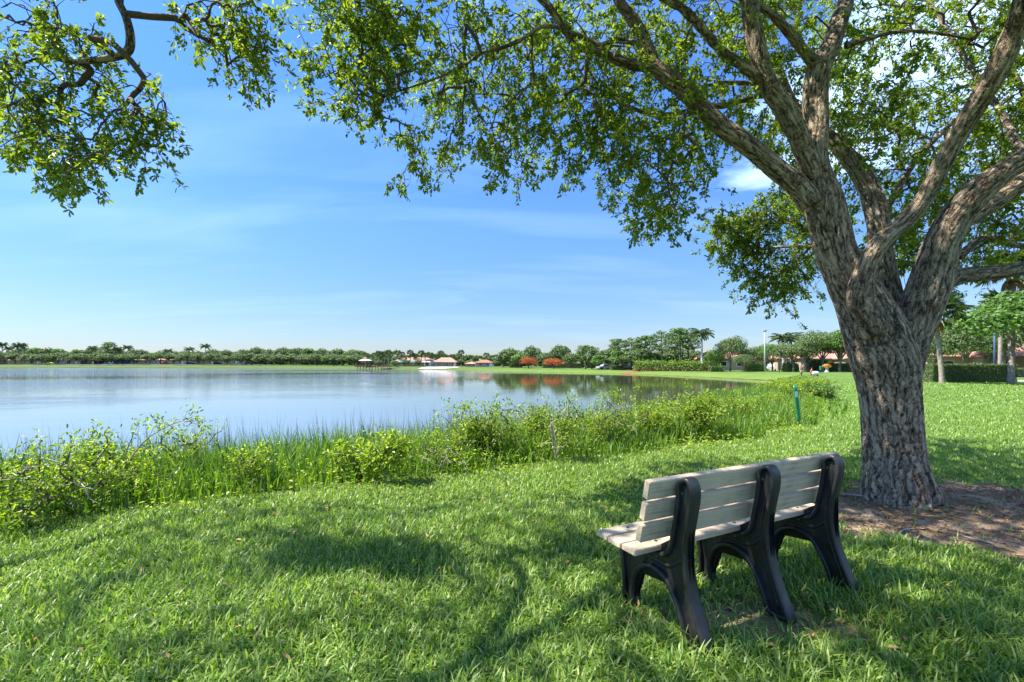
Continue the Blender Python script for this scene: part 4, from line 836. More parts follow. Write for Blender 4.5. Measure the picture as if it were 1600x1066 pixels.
def proto_royal(H=9.):
    root = empty('palm', (0, 0, -50)); mb = MB(); q = spline(np.array([[0, 0, -.2, .26], [0, 0, .5, .24], [.03, 0, H * .4, .22], [.05, 0, H * .8, .17]]), 16); V, fs, bk = tube(q[:, :3], q[:, 3], 12); mb.add(V, fs, bk); mb.build('trunk', M['royal_trunk'], root)
    mb = MB(); V, fs, bk = tube([[.05, 0, H * .8], [.05, 0, H * .88], [.05, 0, H]], [.15, .12, .05], 10); mb.add(V, fs); mb.build('crownshaft', M['palm_leaf'], root)
    mb = MB()
    for i in range(17): frond(mb, np.array([.05, 0, H * .99]), i * 2.4, 1.25 - 1.25 * i / 16, 3.0 + rng.uniform(-.3, .2), 30, .75, 1.25, .09)
    mb.build('crown', M['palm_leaf'], root, smooth=False); return root
def proto_sabal(H=5.5, nf=26, fl=.95, seg=22, lean=0., r=.19, w=.05):
    root = empty('palm', (0, 0, -50)); mb = MB(); z = np.linspace(-.1, H, 34); rr = r * (1 + .25 * np.exp(-z * 3)) * (1 + .05 * np.sin(z * 19)) ; X = lean * (np.maximum(z, 0) / H) ** 1.4; P = np.stack([X, 0 * z, z], 1); V, fs, bk = tube(P, rr, 14); mb.add(V, fs, bk); mb.build('trunk', M['palm_trunk'], root); top = np.array([lean, 0, H])
    mb = MB(); dd_ = MB()
    for i in range(nf):
        dead = i >= nf - 2; az = i * 2.4; el = 1.3 - 1.7 * i / nf if not dead else -1.0; d = np.array([math.cos(az) * math.cos(el), math.sin(az) * math.cos(el), math.sin(el)]); Lp = fl * rng.uniform(.9, 1.2) * (.6 if dead else 1); m_ = dd_ if dead else mb
        q = spline(np.array([top, top + d * Lp * .6 + [0, 0, .08], top + d * Lp]), 6); V, fs, bk = tube(q, .018, 4, cap=False); m_.add(V, fs, bk)
        s_ = nrm(np.cross(d, [0, 0, 1])); u_ = np.cross(s_, d); f = np.linspace(-1.9, 1.9, seg); A = np.cos(f)[:, None] * d + np.sin(f)[:, None] * (s_ * .95) + np.array([0, 0, -.12]) - np.abs(np.sin(f))[:, None] * u_ * .25
        m_.add(*leaves(np.repeat(q[-1][None], seg, 0), A + rng.normal(0, .05, A.shape), np.repeat(u_[None], seg, 0), fl * (1.0 - .25 * np.abs(np.sin(f))) * rng.uniform(.85, 1.1, seg), w, fold=.1, droop=.35))
    mb.build('crown', M['palm_leaf'], root, smooth=False); dd_.build('dead_fronds', M['dead_frond'], root, smooth=False); return root
OAK = [proto_oak(9, 12, 1.0, 4600, .42, tr=.24), proto_oak(9, 10, 1.2, 4200, .42, tr=.24), proto_oak(10, 9.5, 1.3, 4200, .42, mat='bright_leaf')]
OAKN = [proto_oak(9, 11, 2.6, 9000, .20), proto_oak(10, 10, 2.6, 9000, .20, mat='bright_leaf')]
PINE = [proto_pine(12.), proto_pine(12., 1500)]; ROYAL = proto_royal(9.); SABAL = proto_sabal(6., 22, .95, 14, w=.11)
FLAME = proto_oak(5.5, 9, 1.6, 2600, .24, mat='flame_leaf', bark='bark_dark')
PROTO = OAK + OAKN + PINE + [ROYAL, SABAL, FLAME]; HT = {}
for o, h in zip(PROTO, [8.3, 8.3, 9.2, 8.6, 9.5, 12.3, 12.3, 10.6, 7.2, 5.3]): HT[o.name] = h
note_kids()
def plant(o, px, py_top, D, label, cat, group, wsc=None, z=None):
    X = (px - CX) / F * D; g = gz(X, D) if z is None else z; h = EYE - (py_top - HZ) / F * D - g; s = h / HT[o.name]
    r = copy_thing(o, (X, D, g), rng.uniform(0, 6.28), s, label, group); r['category'] = cat
    if wsc: r.scale = (wsc, wsc, s)
    return r
ORD = 'first second third fourth fifth sixth seventh eighth ninth tenth eleventh twelfth thirteenth fourteenth fifteenth sixteenth seventeenth eighteenth nineteenth twentieth'.split() + ['twenty-' + a for a in 'first second third fourth fifth sixth seventh eighth ninth'.split()]
shoreD = lambda px: np.interp(px, [-60, 0, 400, 600, 700, 900, 1000, 1090], [292, 272, 233, 182, 170, 136, 113, 100])
G1 = 'trees in the front row of the far shore'; G2 = 'trees in the back row of the far shore'
k = 0
for px in np.arange(-14, 575, 20.5):
    x = px + rng.uniform(-4, 4); D = shoreD(x) + 32 + rng.uniform(-3, 6)
    plant(OAK[rng.integers(0, 2)], x, 551.5 + rng.uniform(-2.5, 2.5) + (1.5 if x > 300 else 0), D, 'grey-green tree in the front row of the far shore, %s from the left edge' % ORD[k], 'tree', G1, wsc=rng.uniform(.95, 1.25)); k += 1
k = 0
for px in np.arange(-10, 600, 21.5):
    x = px + rng.uniform(-5, 5); D = shoreD(x) + 62 + rng.uniform(-3, 8); t = np.interp(x, [0, 60, 120, 200, 300, 370, 420, 460, 520, 590], [547, 542, 545, 546, 548, 545, 544, 542.5, 545, 550])
    plant(OAK[rng.integers(0, 3)], x, t + rng.uniform(-1.5, 1.5), D, 'darker tree rising in the back row of the far shore, %s from the left edge' % ORD[k], 'tree', G2, wsc=rng.uniform(1.0, 1.35)); k += 1
k = 0
for px in np.arange(575, 800, 17.):
    x = px + rng.uniform(-5, 5); D = 236 + rng.uniform(-5, 12)
    plant(OAK[rng.integers(0, 3)], x, 553.5 + rng.uniform(-2, 1.5) + (2 if x > 720 else 0), D, 'round tree behind the clubhouse grounds, %s from the red dock' % ORD[k], 'tree', 'trees behind the clubhouse', wsc=rng.uniform(.7, .95)); k += 1
def wood():
    mb = MB()
    for px0, px1, D0, D1, top, n in ((-260, 600, 392, 300, 550, 15000), (590, 930, 275, 190, 556, 9000), (900, 1360, 150, 125, 553, 12000), (1340, 1800, 105, 90, 535, 9000)):
        px = rng.uniform(px0, px1, n); D = np.interp(px, [px0, px1], [D0, D1]) + rng.uniform(-4, 6, n); X = (px - CX) / F * D; hmax = (HZ - top) / F * D + EYE; hh = hmax * (.85 + .15 * np.sin(X * .35) * np.sin(X * .13 + 1)); g = ground_z(X, D)
        P = np.stack([X, D, g + (hh - g) * rng.uniform(0, 1, n) ** .8], 1); mb.add(*cards(P, rng.normal(size=(n, 3)) + [0, -.8, .3], D / 300 * 1.5))
    tag(mb.build('far_wood', M['far_leaf'], smooth=False), 'dark mass of woodland filling in behind the far shore trees', 'woodland', kind='stuff')
wood()
for i, (px, t, w) in enumerate([(4, 534, 0), (27, 536, 0), (35, 535, 0), (145, 540, 0), (184, 542, 0), (200, 539, 0), (262, 545, 0), (296, 542, 0), (321, 537, 0), (14, 541, 0)]):
    plant(ROYAL, px, t, shoreD(px) + 48, ['palm at the left edge rising over the far trees', 'left of two close palm heads over the far trees near the left edge', 'right of two close palm heads over the far trees near the left edge', 'palm head just left of the tall dark tree on the far shore', 'palm head just right of the tall dark tree on the far shore',
          'dark shaggy palm above the blue trailer', 'low palm head between the shaggy palm and the twin palms', 'shorter of the two palms standing clear on the far skyline', 'tallest star-shaped palm on the far skyline', 'small palm beside the one at the left edge'][i], 'palm', 'palms on the far shore', wsc=1.25)
plant(PINE[0], 170, 535, shoreD(170) + 45, 'tall dark tree standing above the far treeline left of the shaggy palm', 'tree', None, wsc=2.0)
k = 0
for px in np.concatenate([np.arange(571, 690, 6.2), np.arange(694, 790, 13.)]):
    x = px + rng.uniform(-2, 2); plant(SABAL if rng.random() < .7 else ROYAL, x, 551 + rng.uniform(-3.5, 5), 200 + rng.uniform(0, 26), 'slim palm in the grove around the clubhouse, %s from the dock side' % ORD[k] if k < 29 else 'slim palm at the edge of the clubhouse grove', 'palm', 'palms around the clubhouse', wsc=1.1); k += 1
k = 0
for px in (575, 592, 618, 634, 655, 689, 706, 719, 733, 778, 792):
    plant(OAK[k % 3], px, 562.5 + rng.uniform(-2, 2), 196, 'low bushy tree on the clubhouse shore, %s from the dock' % ORD[k], 'tree', 'low trees on the clubhouse shore', wsc=.5); k += 1
# right-hand far bank
RT = [(OAK[1], 787, 552, 160, 'tree', 'dense tree at the left of the flowering pair', .75), (OAK[0], 798, 545, 158, 'tree', 'dark uneven tree at the left end of the right bank, above the water', .85), (OAK[2], 812, 550, 150, 'tree', 'bushy tree left of the first red flowering tree', .7), (OAK[0], 831, 541.5, 152, 'tree', 'dark round-topped tree behind the first red flowering tree', .62), (OAK[1], 852, 550, 150, 'tree', 'tree filling the gap between the two flowering trees', .8),
      (OAK[0], 876, 539.5, 152, 'tree', 'dark round-topped tree behind the second red flowering tree', .68), (OAK[1], 893, 551, 140, 'tree', 'pale loose tree just right of the flowering pair', .6), (PINE[0], 915, 540, 128, 'pine', 'umbrella-topped pine alone right of the flowering trees', 1.15), (PINE[1], 925, 543, 130, 'pine', 'lower pine leaning beside the umbrella-topped one', 1.0), (OAK[2], 938, 553, 124, 'tree', 'low bushy tree above the parked silver-grey car', .6),
      (OAK[0], 950, 546, 126, 'tree', 'feathery dark tree between the pines above the silver-grey car', .55), (PINE[0], 966, 530, 118, 'pine', 'pine at the left of the tall row, small round head', 1.0), (OAK[2], 972, 544, 116, 'tree', 'bright tree beneath the left pines of the tall row', .7), (PINE[1], 987, 528.5, 116, 'pine', 'second pine of the tall row, ragged head', 1.05), (OAK[0], 996, 545, 113, 'tree', 'broad dark tree under the pines at the edge of the bright shrub bed', .7),
      (PINE[0], 1009, 525, 114, 'pine', 'third pine of the tall row, over the left end of the shrub bed', 1.15), (PINE[1], 1034, 518, 110, 'pine', 'domed pine with a clear dark trunk over the shrub bed', 1.2), (OAK[1], 1022, 548, 118, 'tree', 'dark tree in the shade behind the domed pine', .6), (OAK[0], 1050, 543, 120, 'tree', 'dark tree behind the shrub bed, right of the domed pine', .75), (PINE[0], 1062, 513.5, 106, 'pine', 'tall flat-topped pine left of the royal palm', 1.15),
      (PINE[1], 1076, 514.5, 108, 'pine', 'tallest dense pine touching the royal palm', 1.2), (OAK[1], 1080, 545, 118, 'tree', 'dark tree beneath the royal palm', .75), (ROYAL, 1097, 512, 98, 'palm', 'royal palm with smooth grey trunk standing over the shrub bed', 1.05), (OAK[1], 1110, 547, 108, 'tree', 'tree in the gap right of the royal palm', .6), (OAKN[0], 1141, 522.5, 98, 'tree', 'big round oak between the royal palm and the tall light pole', .66),
      (OAKN[1], 1120, 545, 102, 'tree', 'lower oak tucked under the left of the big round oak', .55), (OAKN[0], 1177, 540, 98, 'tree', 'medium oak left of the tall light pole', .6), (OAKN[1], 1207, 535, 96, 'tree', 'medium oak right of the tall light pole', .7), (ROYAL, 1224, 519, 104, 'palm', 'feathery dark palm head behind the oaks right of the light pole', 1.2), (ROYAL, 1236, 520, 106, 'palm', 'second feathery palm head right behind the oaks', 1.2),
      (OAKN[0], 1240, 534, 92, 'tree', 'oak above the person in dark shorts', .8), (OAKN[1], 1262, 524, 94, 'tree', 'oak rising left of the tallest far oak', .8), (OAKN[0], 1286, 513, 92, 'tree', 'tallest far oak, above the green bin', .9), (OAKN[1], 1312, 512, 90, 'tree', 'broad oak touching the left side of the big trunk', .9), (OAKN[0], 1338, 515, 90, 'tree', 'oak half hidden behind the big trunk', .9), (OAKN[0], 1160, 552, 92, 'tree', 'small oak standing alone before the pale roof', .45)]
for o, px, t, D, cat, lab, ws in RT: plant(o, px, t, D, lab, cat, 'trees on the right-hand far bank', wsc=ws)
plant(FLAME, 826, 558, 137, 'left red-flowering tree, half green half orange', 'tree', 'red-flowering trees', wsc=.6); plant(FLAME, 865, 560, 134, 'right red-flowering tree, spread flat and fully orange-red', 'tree', 'red-flowering trees', wsc=.74)
# nearer trees on the right
for o, px, t, D, lab, ws in [(OAKN[0], 1508, 505, 56, 'oak with short pale trunk behind the clipped hedge, seen between the two palm trunks', .62), (OAKN[1], 1545, 515, 64, 'oak behind the blue lamp post', .7), (OAKN[1], 1618, 440, 29.5, 'tall bright oak at the right edge above the hedge', .9), (OAKN[0], 1462, 520, 60, 'oak partly behind the big trunk, left of the leaning palm', .6), (OAKN[0], 1568, 478, 62, 'oak rising behind the straight palm trunk', .85), (OAKN[1], 1495, 495, 74, 'tall oak filling the background behind the leaning palm', 1.0), (OAKN[0], 1640, 480, 58, 'dark oak cut by the right edge of the picture', .9), (OAKN[1], 1420, 535, 80, 'far oak hidden mostly by the big trunk', .8)]:
    plant(o, px, t, D, lab, 'tree', 'oaks behind the hedge', wsc=ws)
for o in PROTO:
    for ch in KIDS.get(o.name, []): bpy.data.objects.remove(ch)
    bpy.data.objects.remove(o)
def near_palm(px, py, D, H, lean, lab, az=0., r=.2):
    o = proto_sabal(H, 32, 1.0, 30, lean, r, w=.045); p = P3(px, py, D); o.location = (p[0], D, 0); o.rotation_euler = (0, 0, az); tag(o, lab, 'palm', 'palms by the hedge'); return o
near_palm(1472, 600, 32., 4.9, -.55, 'leaning palm at the left end of the hedge, head behind the oak limb', r=.15); near_palm(1580, 602, 31., 7.6, .1, 'straight pale palm trunk at the right end of the hedge', r=.175)
o = near_palm(1562, 585, 47., 7.4, .2, 'thin palm trunk just behind the straight one', r=.16)

def hedge(name, a, b, w, h, n, s, lab, mat='hedge_leaf', cat='hedge', wav=.04):
    a = np.array(a, float); b = np.array(b, float); d = b - a; L = np.linalg.norm(d); d /= L; nn = np.array([-d[1], d[0]]); root = empty(name, (*((a + b) / 2), gz(*((a + b) / 2))), math.atan2(d[1], d[0]), lab, cat)
    f = rng.choice(4, n, p=np.array([L * w, L * h, L * h, w * h * 2]) / (L * w + 2 * L * h + 2 * w * h)); u = rng.uniform(-.5, .5, n) * L; v = rng.uniform(-.5, .5, n) * w; z = rng.uniform(.02, 1, n) * h; Nn = np.zeros((n, 3))
    z = np.where(f == 0, h, z); Nn[f == 0, 2] = 1; v = np.where(f == 1, -w / 2, np.where(f == 2, w / 2, v)); Nn[f == 1, 1] = -1; Nn[f == 2, 1] = 1; e = np.sign(rng.uniform(-1, 1, n)); u = np.where(f == 3, e * L / 2, u); Nn[f == 3, 0] = e[f == 3]
    P = np.stack([u, v, z], 1) + rng.normal(0, wav, (n, 3)) - Nn * np.abs(rng.normal(0, wav, n))[:, None]; mb = MB(); A = nrm(np.cross(Nn, rng.normal(size=(n, 3)))) + Nn * .35
    mb.add(*leaves(P, A, Nn + rng.normal(0, .5, (n, 3)), s * rng.uniform(.7, 1.2, n), s * .5)); 
    core = MB(); core.box((0, 0, h * .47), (L - .1, w - .1, h * .92)); core.build('branches', M['bark_dark'], root, smooth=False); mb.build('foliage', M[mat], root, smooth=False); return root
pa = gpt(1452, 597.5); pb = gpt(1578, 597.5)
hedge('hedge', (pa[0], 34.2), (pb[0] + .2, 34.2), 1.5, 1.27, 15000, .10, 'long clipped box hedge between the leaning palm and the straight palm')
hedge('hedge', (43.5, 46), (62, 46), 1.2, .9, 5000, .14, 'low dark hedge at the right edge beyond the straight palm')
hedge('hedge', ((1440 - CX) / F * 52, 52), ((1460 - CX) / F * 52, 52), 1.2, .9, 1500, .13, 'short low hedge just right of the big trunk')
a = (31.6, 112.); b = (46.5, 104.)
hedge('shrub_bed', (28.5, 104.), (44.3, 98.), 3.0, 1.75, 8000, .42, 'long bed of bright yellow-green shrubs under the pines', 'croton_leaf', 'shrub bed', .36)
for (x0, x1, D, h, lab) in [(955, 972, 116, 1.0, 'low clipped hedge beside the parked silver-grey car on the bank'), (1110, 1128, 94, 1.0, 'low hedge under the lower oak'), (1167, 1192, 96, 1.5, 'bright hedge left of the light pole'), (1226, 1244, 93, 1.6, 'pale green hedge above the person in dark shorts'), (1262, 1290, 96, 2.4, 'dark green shrub mass behind the bin'), (797, 815, 152, 1.2, 'low hedge beneath the left flowering tree'), (848, 902, 146, 1.6, 'dark low hedge beneath the right flowering tree'), (1296, 1330, 93, 1.6, 'shaded hedge left of the big trunk')]:
    hedge('hedge', ((x0 - CX) / F * D, D), ((x1 - CX) / F * D, D), 1.4, h, 1600, .3, lab, 'bright_leaf' if 'bright' in lab or 'pale' in lab else 'hedge_leaf', wav=.1)

# ---------------------------------------------------------------- buildings, vehicles, poles
ROOF = simple('clay_tile', (.40, .13, .07), .85, var=.25, scale=1.2); ROOFP = simple('pink_tile', (.42, .20, .14), .85, var=.15, scale=1.0); CREAM = simple('cream_wall', (.40, .29, .19), .85, var=.06, scale=.6); WHITE = simple('white_wall', (.36, .33, .29), .8, var=.06, scale=.6)
GLASS = simple('dark_glass', (.02, .025, .03), .1, var=.1); TRIM = simple('trim_white', (.78, .76, .72), .6, var=.05)
def hip(mb, c, w, d, h, ov=.5, ridge=.5):
    x, y, z = c; W2, D2 = w / 2 + ov, d / 2 + ov; r = max(.01, W2 - D2 * ridge * 1.6) if W2 > D2 else .01
    V = [(x - W2, y - D2, z), (x + W2, y - D2, z), (x + W2, y + D2, z), (x - W2, y + D2, z), (x - r, y, z + h), (x + r, y, z + h), (x - W2, y - D2, z - .18), (x + W2, y - D2, z - .18), (x + W2, y + D2, z - .18), (x - W2, y + D2, z - .18)]
    mb.add(V, [np.array([[0, 1, 5, 4], [2, 3, 4, 5], [6, 7, 1, 0], [7, 8, 2, 1], [8, 9, 3, 2], [9, 6, 0, 3], [9, 8, 7, 6]]), np.array([[1, 2, 5], [3, 0, 4]])])
def house(name, px, D, w, d, h, rh, lab, wall=CREAM, roof=ROOFP, wins=3, upper=None, group=None, rz=0., door=True, cat='house'):
    X = (px - CX) / F * D; z = gz(X, D); root = empty(name, (X, D, z), rz, lab, cat, group)
    mb = MB(); mb.box((0, 0, h / 2 - .1), (w, d, h + .2)); mb.build('wall', wall, root, smooth=False); mb = MB(); hip(mb, (0, 0, h), w, d, rh); mb.build('roof', roof, root, smooth=False)
    if upper:
        ux, uw, uh = upper; mb = MB(); mb.box((ux, .5, h + uh / 2), (uw, d * .5, uh)); mb.build('upper_storey', wall, root, smooth=False); mb = MB(); hip(mb, (ux, .5, h + uh), uw, d * .5, rh * .7); mb.build('roof', roof, root, smooth=False)
        mb = MB(); mb.box((ux + uw * .15, .5 - d * .25 - .02, h + uh * .5), (.9, .06, 1.0)); mb.build('window', GLASS, root, smooth=False)
    for i in range(wins):
        x = (i - (wins - 1) / 2) * w / (wins + .3); mb = MB(); mb.box((x, -d / 2 - .03, h * .55), (w / wins * .38, .10, h * .42)); f = mb.build('window', TRIM, root, smooth=False); mb = MB(); mb.box((x, -d / 2 - .085, h * .55), (w / wins * .32, .03, h * .36)); mb.build('pane', GLASS, f, smooth=False)
    if door: mb = MB(); mb.box((w * .42, -d / 2 - .04, 1.05), (1.0, .08, 2.1)); mb.build('door', TRIM, root, smooth=False)
    return root
for i, (px, w, wl_, lab) in enumerate([(12, 15, GLASS, 'dark screened house at the left end of the far shore'), (35, 12, CREAM, 'cream gabled house near the left end of the far shore'), (57, 12, WHITE, 'far shore house with the brightest red roof'), (95, 15, CREAM, 'low cream house under the trees left of the red-roofed hut'), (115, 13, WHITE, 'pale house just left of the red-roofed hut on the far shore'), (146, 8, GLASS, 'small red-roofed hut on the far shore'),
      (222, 20, WHITE, 'long white house right of the blue trailer'), (252, 9, WHITE, 'white house behind the red car'), (278, 14, WHITE, 'white-pillared house right of the red car'), (325, 13, CREAM, 'tan house below the star-shaped palm'), (352, 8, WHITE, 'narrow white house right of the star-shaped palm'), (365, 10, CREAM, 'last house before the unbroken trees on the far shore')]):
    house('house', px, shoreD(px) + 50, w, 8, 2.9, 1.5, lab, wl_, ROOF if i in (2, 5) else ROOFP, 3, group='houses on the far shore')
house('clubhouse', 697, 196, 9.5, 7, 1.9, 2.0, 'clubhouse with large red tiled roof behind the white beach', CREAM, ROOFP, 4, (1.5, 4, .5), cat='clubhouse'); house('pavilion', 757, 186, 6.4, 5.6, 1.7, 1.15, 'white square pavilion with red pyramid roof right of the beach', WHITE, ROOF, 2, cat='pavilion'); house('house', 737, 192, 5, 5, 1.2, .9, 'low red-roofed building between the clubhouse and the pavilion', CREAM, ROOFP, 2)
house('house', 650, 218, 18, 9, 2.6, 1.6, 'long pink-roofed house among the palms left of the clubhouse', CREAM, ROOFP, 4)
for px, D, w, lab in [(972, 128, 9, 'pink-roofed house glimpsed under the left pines'), (1118, 118, 13, 'pale-roofed house behind the lower oak'), (1160, 120, 13, 'pink-roofed house left of the light pole'), (1245, 116, 15, 'salmon-roofed house behind the person in dark shorts'), (1292, 112, 17, 'salmon-roofed house behind the stone planter'), (1335, 108, 11, 'house end with white trim beside the big trunk')]:
    house('house', px, D, w, 9, 2.9, 1.9, lab, CREAM, ROOFP, 3, group='houses behind the right-hand bank')
house('house', 1478, 72, 15, 10, 2.7, 1.9, 'cream two-storey house with pink roof behind the left of the hedge', CREAM, ROOFP, 3, (-1.5, 6.5, 2.3)); house('house', 1550, 70, 13, 10, 2.7, 2.0, 'pink-roofed house behind the blue lamp post', CREAM, ROOFP, 3); house('house', 1625, 66, 12, 9, 2.6, 1.8, 'pink-roofed house end at the right edge', CREAM, ROOFP, 3)

def dock():
    D = 182; X = (584 - CX) / F * D; root = empty('dock', (X, D, WATER_Z), 0, 'dark red wooden dock with railing standing over the water', 'dock'); red = simple('dock_red', (.16, .04, .035), .8); pl = simple('dock_pile', (.14, .12, .1), .9)
    mb = MB(); mb.box((0, 0, 1.05), (13.5, 4, .22)); mb.build('deck', red, root, smooth=False)
    mb = MB()
    for yy in (-1.95, 1.95):
        for z in (1.55, 1.85, 2.12): mb.box((0, yy, z), (13.4, .06, .09))
    for x in np.arange(-6.6, 6.7, 1.1): mb.box((x, -1.95, 1.62), (.12, .1, 1.0)); mb.box((x, 1.95, 1.62), (.12, .1, 1.0))
    mb.build('railing', red, root, smooth=False)
    for x in np.arange(-6, 6.1, 2.4):
        for y in (-1.7, 1.7): mb = MB(); V, fs, bk = tube([[x, y, -.9], [x, y, .95]], .14, 8); mb.add(V, fs); mb.build('pile', pl, root)
    mb = MB(); mb.box((8.2, 1, 1.0), (3.4, 1.6, .2), rz=.25); mb.build('ramp', red, root, smooth=False)
    X = (571 - CX) / F * D; root = empty('gazebo', (X, D, WATER_Z + 1.16), 0, 'gazebo with pale two-tier roof on the red dock', 'gazebo'); rf = simple('gazebo_roof', (.55, .6, .58), .6); mb = MB(); k = 8
    def pyr(r, z0, z1, r1=.05):
        V, fs, bk = tube([[0, 0, z0], [0, 0, z0 + .08], [0, 0, z1]], [r, r, r1], k); mb.add(V, fs)
    pyr(2.7, 2.2, 2.95, .75); mb.build('roof', rf, root, smooth=False); mb = MB(); pyr(.95, 3.2, 3.8); mb.build('cupola_roof', ROOF, root, smooth=False); mb = MB(); V, fs, bk = tube([[0, 0, 2.9], [0, 0, 3.25]], .6, 8); mb.add(V, fs); mb.build('cupola', TRIM, root)
    for q in range(8): mb = MB(); mb.box((2.2 * math.cos(q * .785), 2.2 * math.sin(q * .785), 1.12), (.14, .14, 2.24)); mb.build('post', red, root, smooth=False)
dock()
def parasol(px, D, lab, col):
    X = (px - CX) / F * D; root = empty('parasol', (X, D, gz(X, D)), 0, lab, 'parasol', 'parasols by the clubhouse'); mb = MB(); V, fs, bk = tube([[0, 0, 0], [0, 0, 2.2]], .04, 6); mb.add(V, fs); mb.build('pole', TRIM, root); mb = MB(); V, fs, bk = tube([[0, 0, 1.9], [0, 0, 1.95], [0, 0, 2.35]], [1.3, 1.3, .04], 8); mb.add(V, fs); mb.build('canopy', simple('parasol_c', col, .7), root, smooth=False)
parasol(663, 190, 'pale parasol left of the beach', (.7, .72, .7)); parasol(670, 191, 'white parasol nearest the clubhouse', (.75, .75, .75)); parasol(645, 192, 'teal parasol under the palms', (.05, .3, .28)); parasol(625, 192, 'teal parasol nearer the dock', (.05, .32, .3))
X = (683 - CX) / F * 190; root = empty('awning', (X, 189, gz(X, 190)), 0, 'white flat awning in front of the clubhouse', 'awning'); mb = MB(); mb.box((0, 0, 2.0), (5, 2.2, .18)); mb.build('canopy', TRIM, root, smooth=False)
for x in (-2.8, 0, 2.8): mb = MB(); mb.box((x * .85, -1.0, .95), (.1, .1, 1.9)); mb.build('post', TRIM, root, smooth=False)
def sheet(name, pts, zoff, mat, kind='structure', sub=26):
    """ground-hugging sheet following the terrain"""
    p = np.array(pts, float); xs = np.linspace(p[:, 0].min(), p[:, 0].max(), sub * 3); ys = np.linspace(p[:, 1].min(), p[:, 1].max(), sub); X, Y = np.meshgrid(xs, ys); cx = (xs[1] - xs[0]) / 2; ins = inpoly(X.ravel(), Y.ravel(), pts); nx = len(xs)
    i = (np.arange(sub - 1)[:, None] * nx + np.arange(nx - 1)[None]).ravel(); Fq = np.stack([i, i + 1, i + nx + 1, i + nx], -1); Fq = Fq[ins[Fq].sum(1) >= 2]; V = np.stack([X.ravel(), Y.ravel(), ground_z(X.ravel(), Y.ravel()) + zoff], 1)
    mb = MB(); mb.add(V, Fq); return tag(mb.build(name, mat), kind=kind)
sheet('beach', [(-36.5, 176.5), (-34, 181), (-22, 179), (-19.5, 173.5), (-24, 171.5), (-31, 173)], .05, simple('sand', (.52, .48, .40), .95, var=.08)); sheet('mulch', [(23.5, 100.5), (29, 101.2), (44, 95.4), (46.5, 96.5), (44.5, 99.5), (29, 106)], .03, simple('mulch', (.30, .075, .04), .95, var=.3))
CONC = simple('concrete', (.55, .5, .44), .9, var=.1)
sheet('path', [(33.2, 35.8), (60, 34.8), (60, 36.4), (33.2, 37.2)], .02, CONC); sheet('road', [(-420, 312), (-420, 322), (-240, 272), (-80, 240), (-80, 232), (-240, 264)], .05, simple('asphalt', (.06, .06, .06), .9))
def car(px, D, col, lab, rz=0., kind='car', L=4.5):
    X = (px - CX) / F * D; root = empty('parked_' + kind, (X, D, gz(X, D)), rz, lab, kind, 'parked vehicles'); paint = simple('paint', col, .3, var=.03); tyre = simple('tyre', (.02, .02, .02), .9)
    if kind == 'trailer':
        mb = MB(); mb.box((0, 0, 1.75), (L, 2.3, 2.3)); mb.build('body', paint, root, smooth=False); mb = MB(); mb.box((L * .1, -1.17, 1.9), (L * .4, .03, .5)); mb.build('lettering_panel', TRIM, root, smooth=False)
    else:
        s = [(-.5, .35), (-.5, .78), (-.44, .86), (-.28, .92), (-.16, 1.38), (.16, 1.42), (.30, .95), (.47, .85), (.5, .6), (.5, .35)] if kind == 'car' else [(-.5, .4), (-.5, 1.0), (-.05, 1.0), (-.02, 1.6), (.2, 1.6), (.3, 1.05), (.48, .98), (.5, .7), (.5, .4)]
        mb = MB(); n = len(s); V = [(x * L, -.85 * (1 if z < 1 else .82), z) for x, z in s] + [(x * L, .85 * (1 if z < 1 else .82), z) for x, z in s]; i = np.arange(n); i2 = (i + 1) % n
        mb.add(V, [np.stack([i, i2, n + i2, n + i], -1), np.array([list(range(n))[::-1], list(range(n, 2 * n))])]); mb.build('body', paint, root, smooth=False)
        mb = MB(); c = .0 if kind == 'car' else .1
        for y in (-.79, .79): mb.box((c * L, y * .98, 1.14 if kind == 'car' else 1.3), (L * (.36 if kind == 'car' else .2), .12, .3), taper=.12)
        mb.build('window', GLASS, root, smooth=False)
    for x in (-.32, .32):
        for y in (-.8, .8): mb = MB(); V, fs, bk = tube([[x * L, y - .1, .33], [x * L, y + .1, .33]], .33, 14); mb.add(V, fs); mb.build('wheel', tyre, root, smooth=False)
for px, D, c, lab, kd, L in [(1205, 104, (.6, .6, .6), 'white pickup parked behind the tall light pole', 'truck', 5.2), (1176, 106, (.02, .02, .025), 'black car parked left of the tall light pole', 'car', 4.5), (1167, 107, (.09, .01, .012), 'very dark red car parked left of the black one', 'car', 4.3), (1228, 105, (.10, .11, .13), 'dark grey car parked right of the white pickup', 'car', 4.5), (1240, 107, (.03, .035, .05), 'navy car next to the dark grey one', 'car', 4.5), (945, 121, (.3, .32, .34), 'silver-grey car parked under the left pines', 'car', 4.6), (974, 122, (.12, .12, .13), 'dark car right of the silver-grey one under the pines', 'car', 4.4),
      (258, 291, (.5, .03, .015), 'red car on the far shore road', 'car', 5), (191, 290, (.02, .05, .25), 'dark blue box trailer with white lettering on the far shore', 'trailer', 8.5), (168, 291, (.6, .62, .66), 'silver car left of the blue trailer', 'car', 5), (174, 293, (.2, .3, .5), 'pale blue car touching the blue trailer', 'car', 5), (77, 300, (.45, .6, .05), 'lime green car on the far shore', 'car', 5), (100, 298, (.7, .7, .72), 'white car right of the lime green one', 'car', 5), (298, 281, (.02, .05, .12), 'long navy car below the shorter skyline palm', 'car', 5), (374, 268, (.45, .55, .65), 'pale blue car near the end of the far road', 'car', 5), (389, 266, (.04, .04, .05), 'black car at the end of the far road', 'car', 5), (340, 273, (.03, .03, .04), 'black car left of the narrow white house', 'car', 5)]:
    car(px, D, c, lab, rng.uniform(-.15, .15) + (.1 if px < 500 else 1.15 if px > 1100 else .5), kd, L)
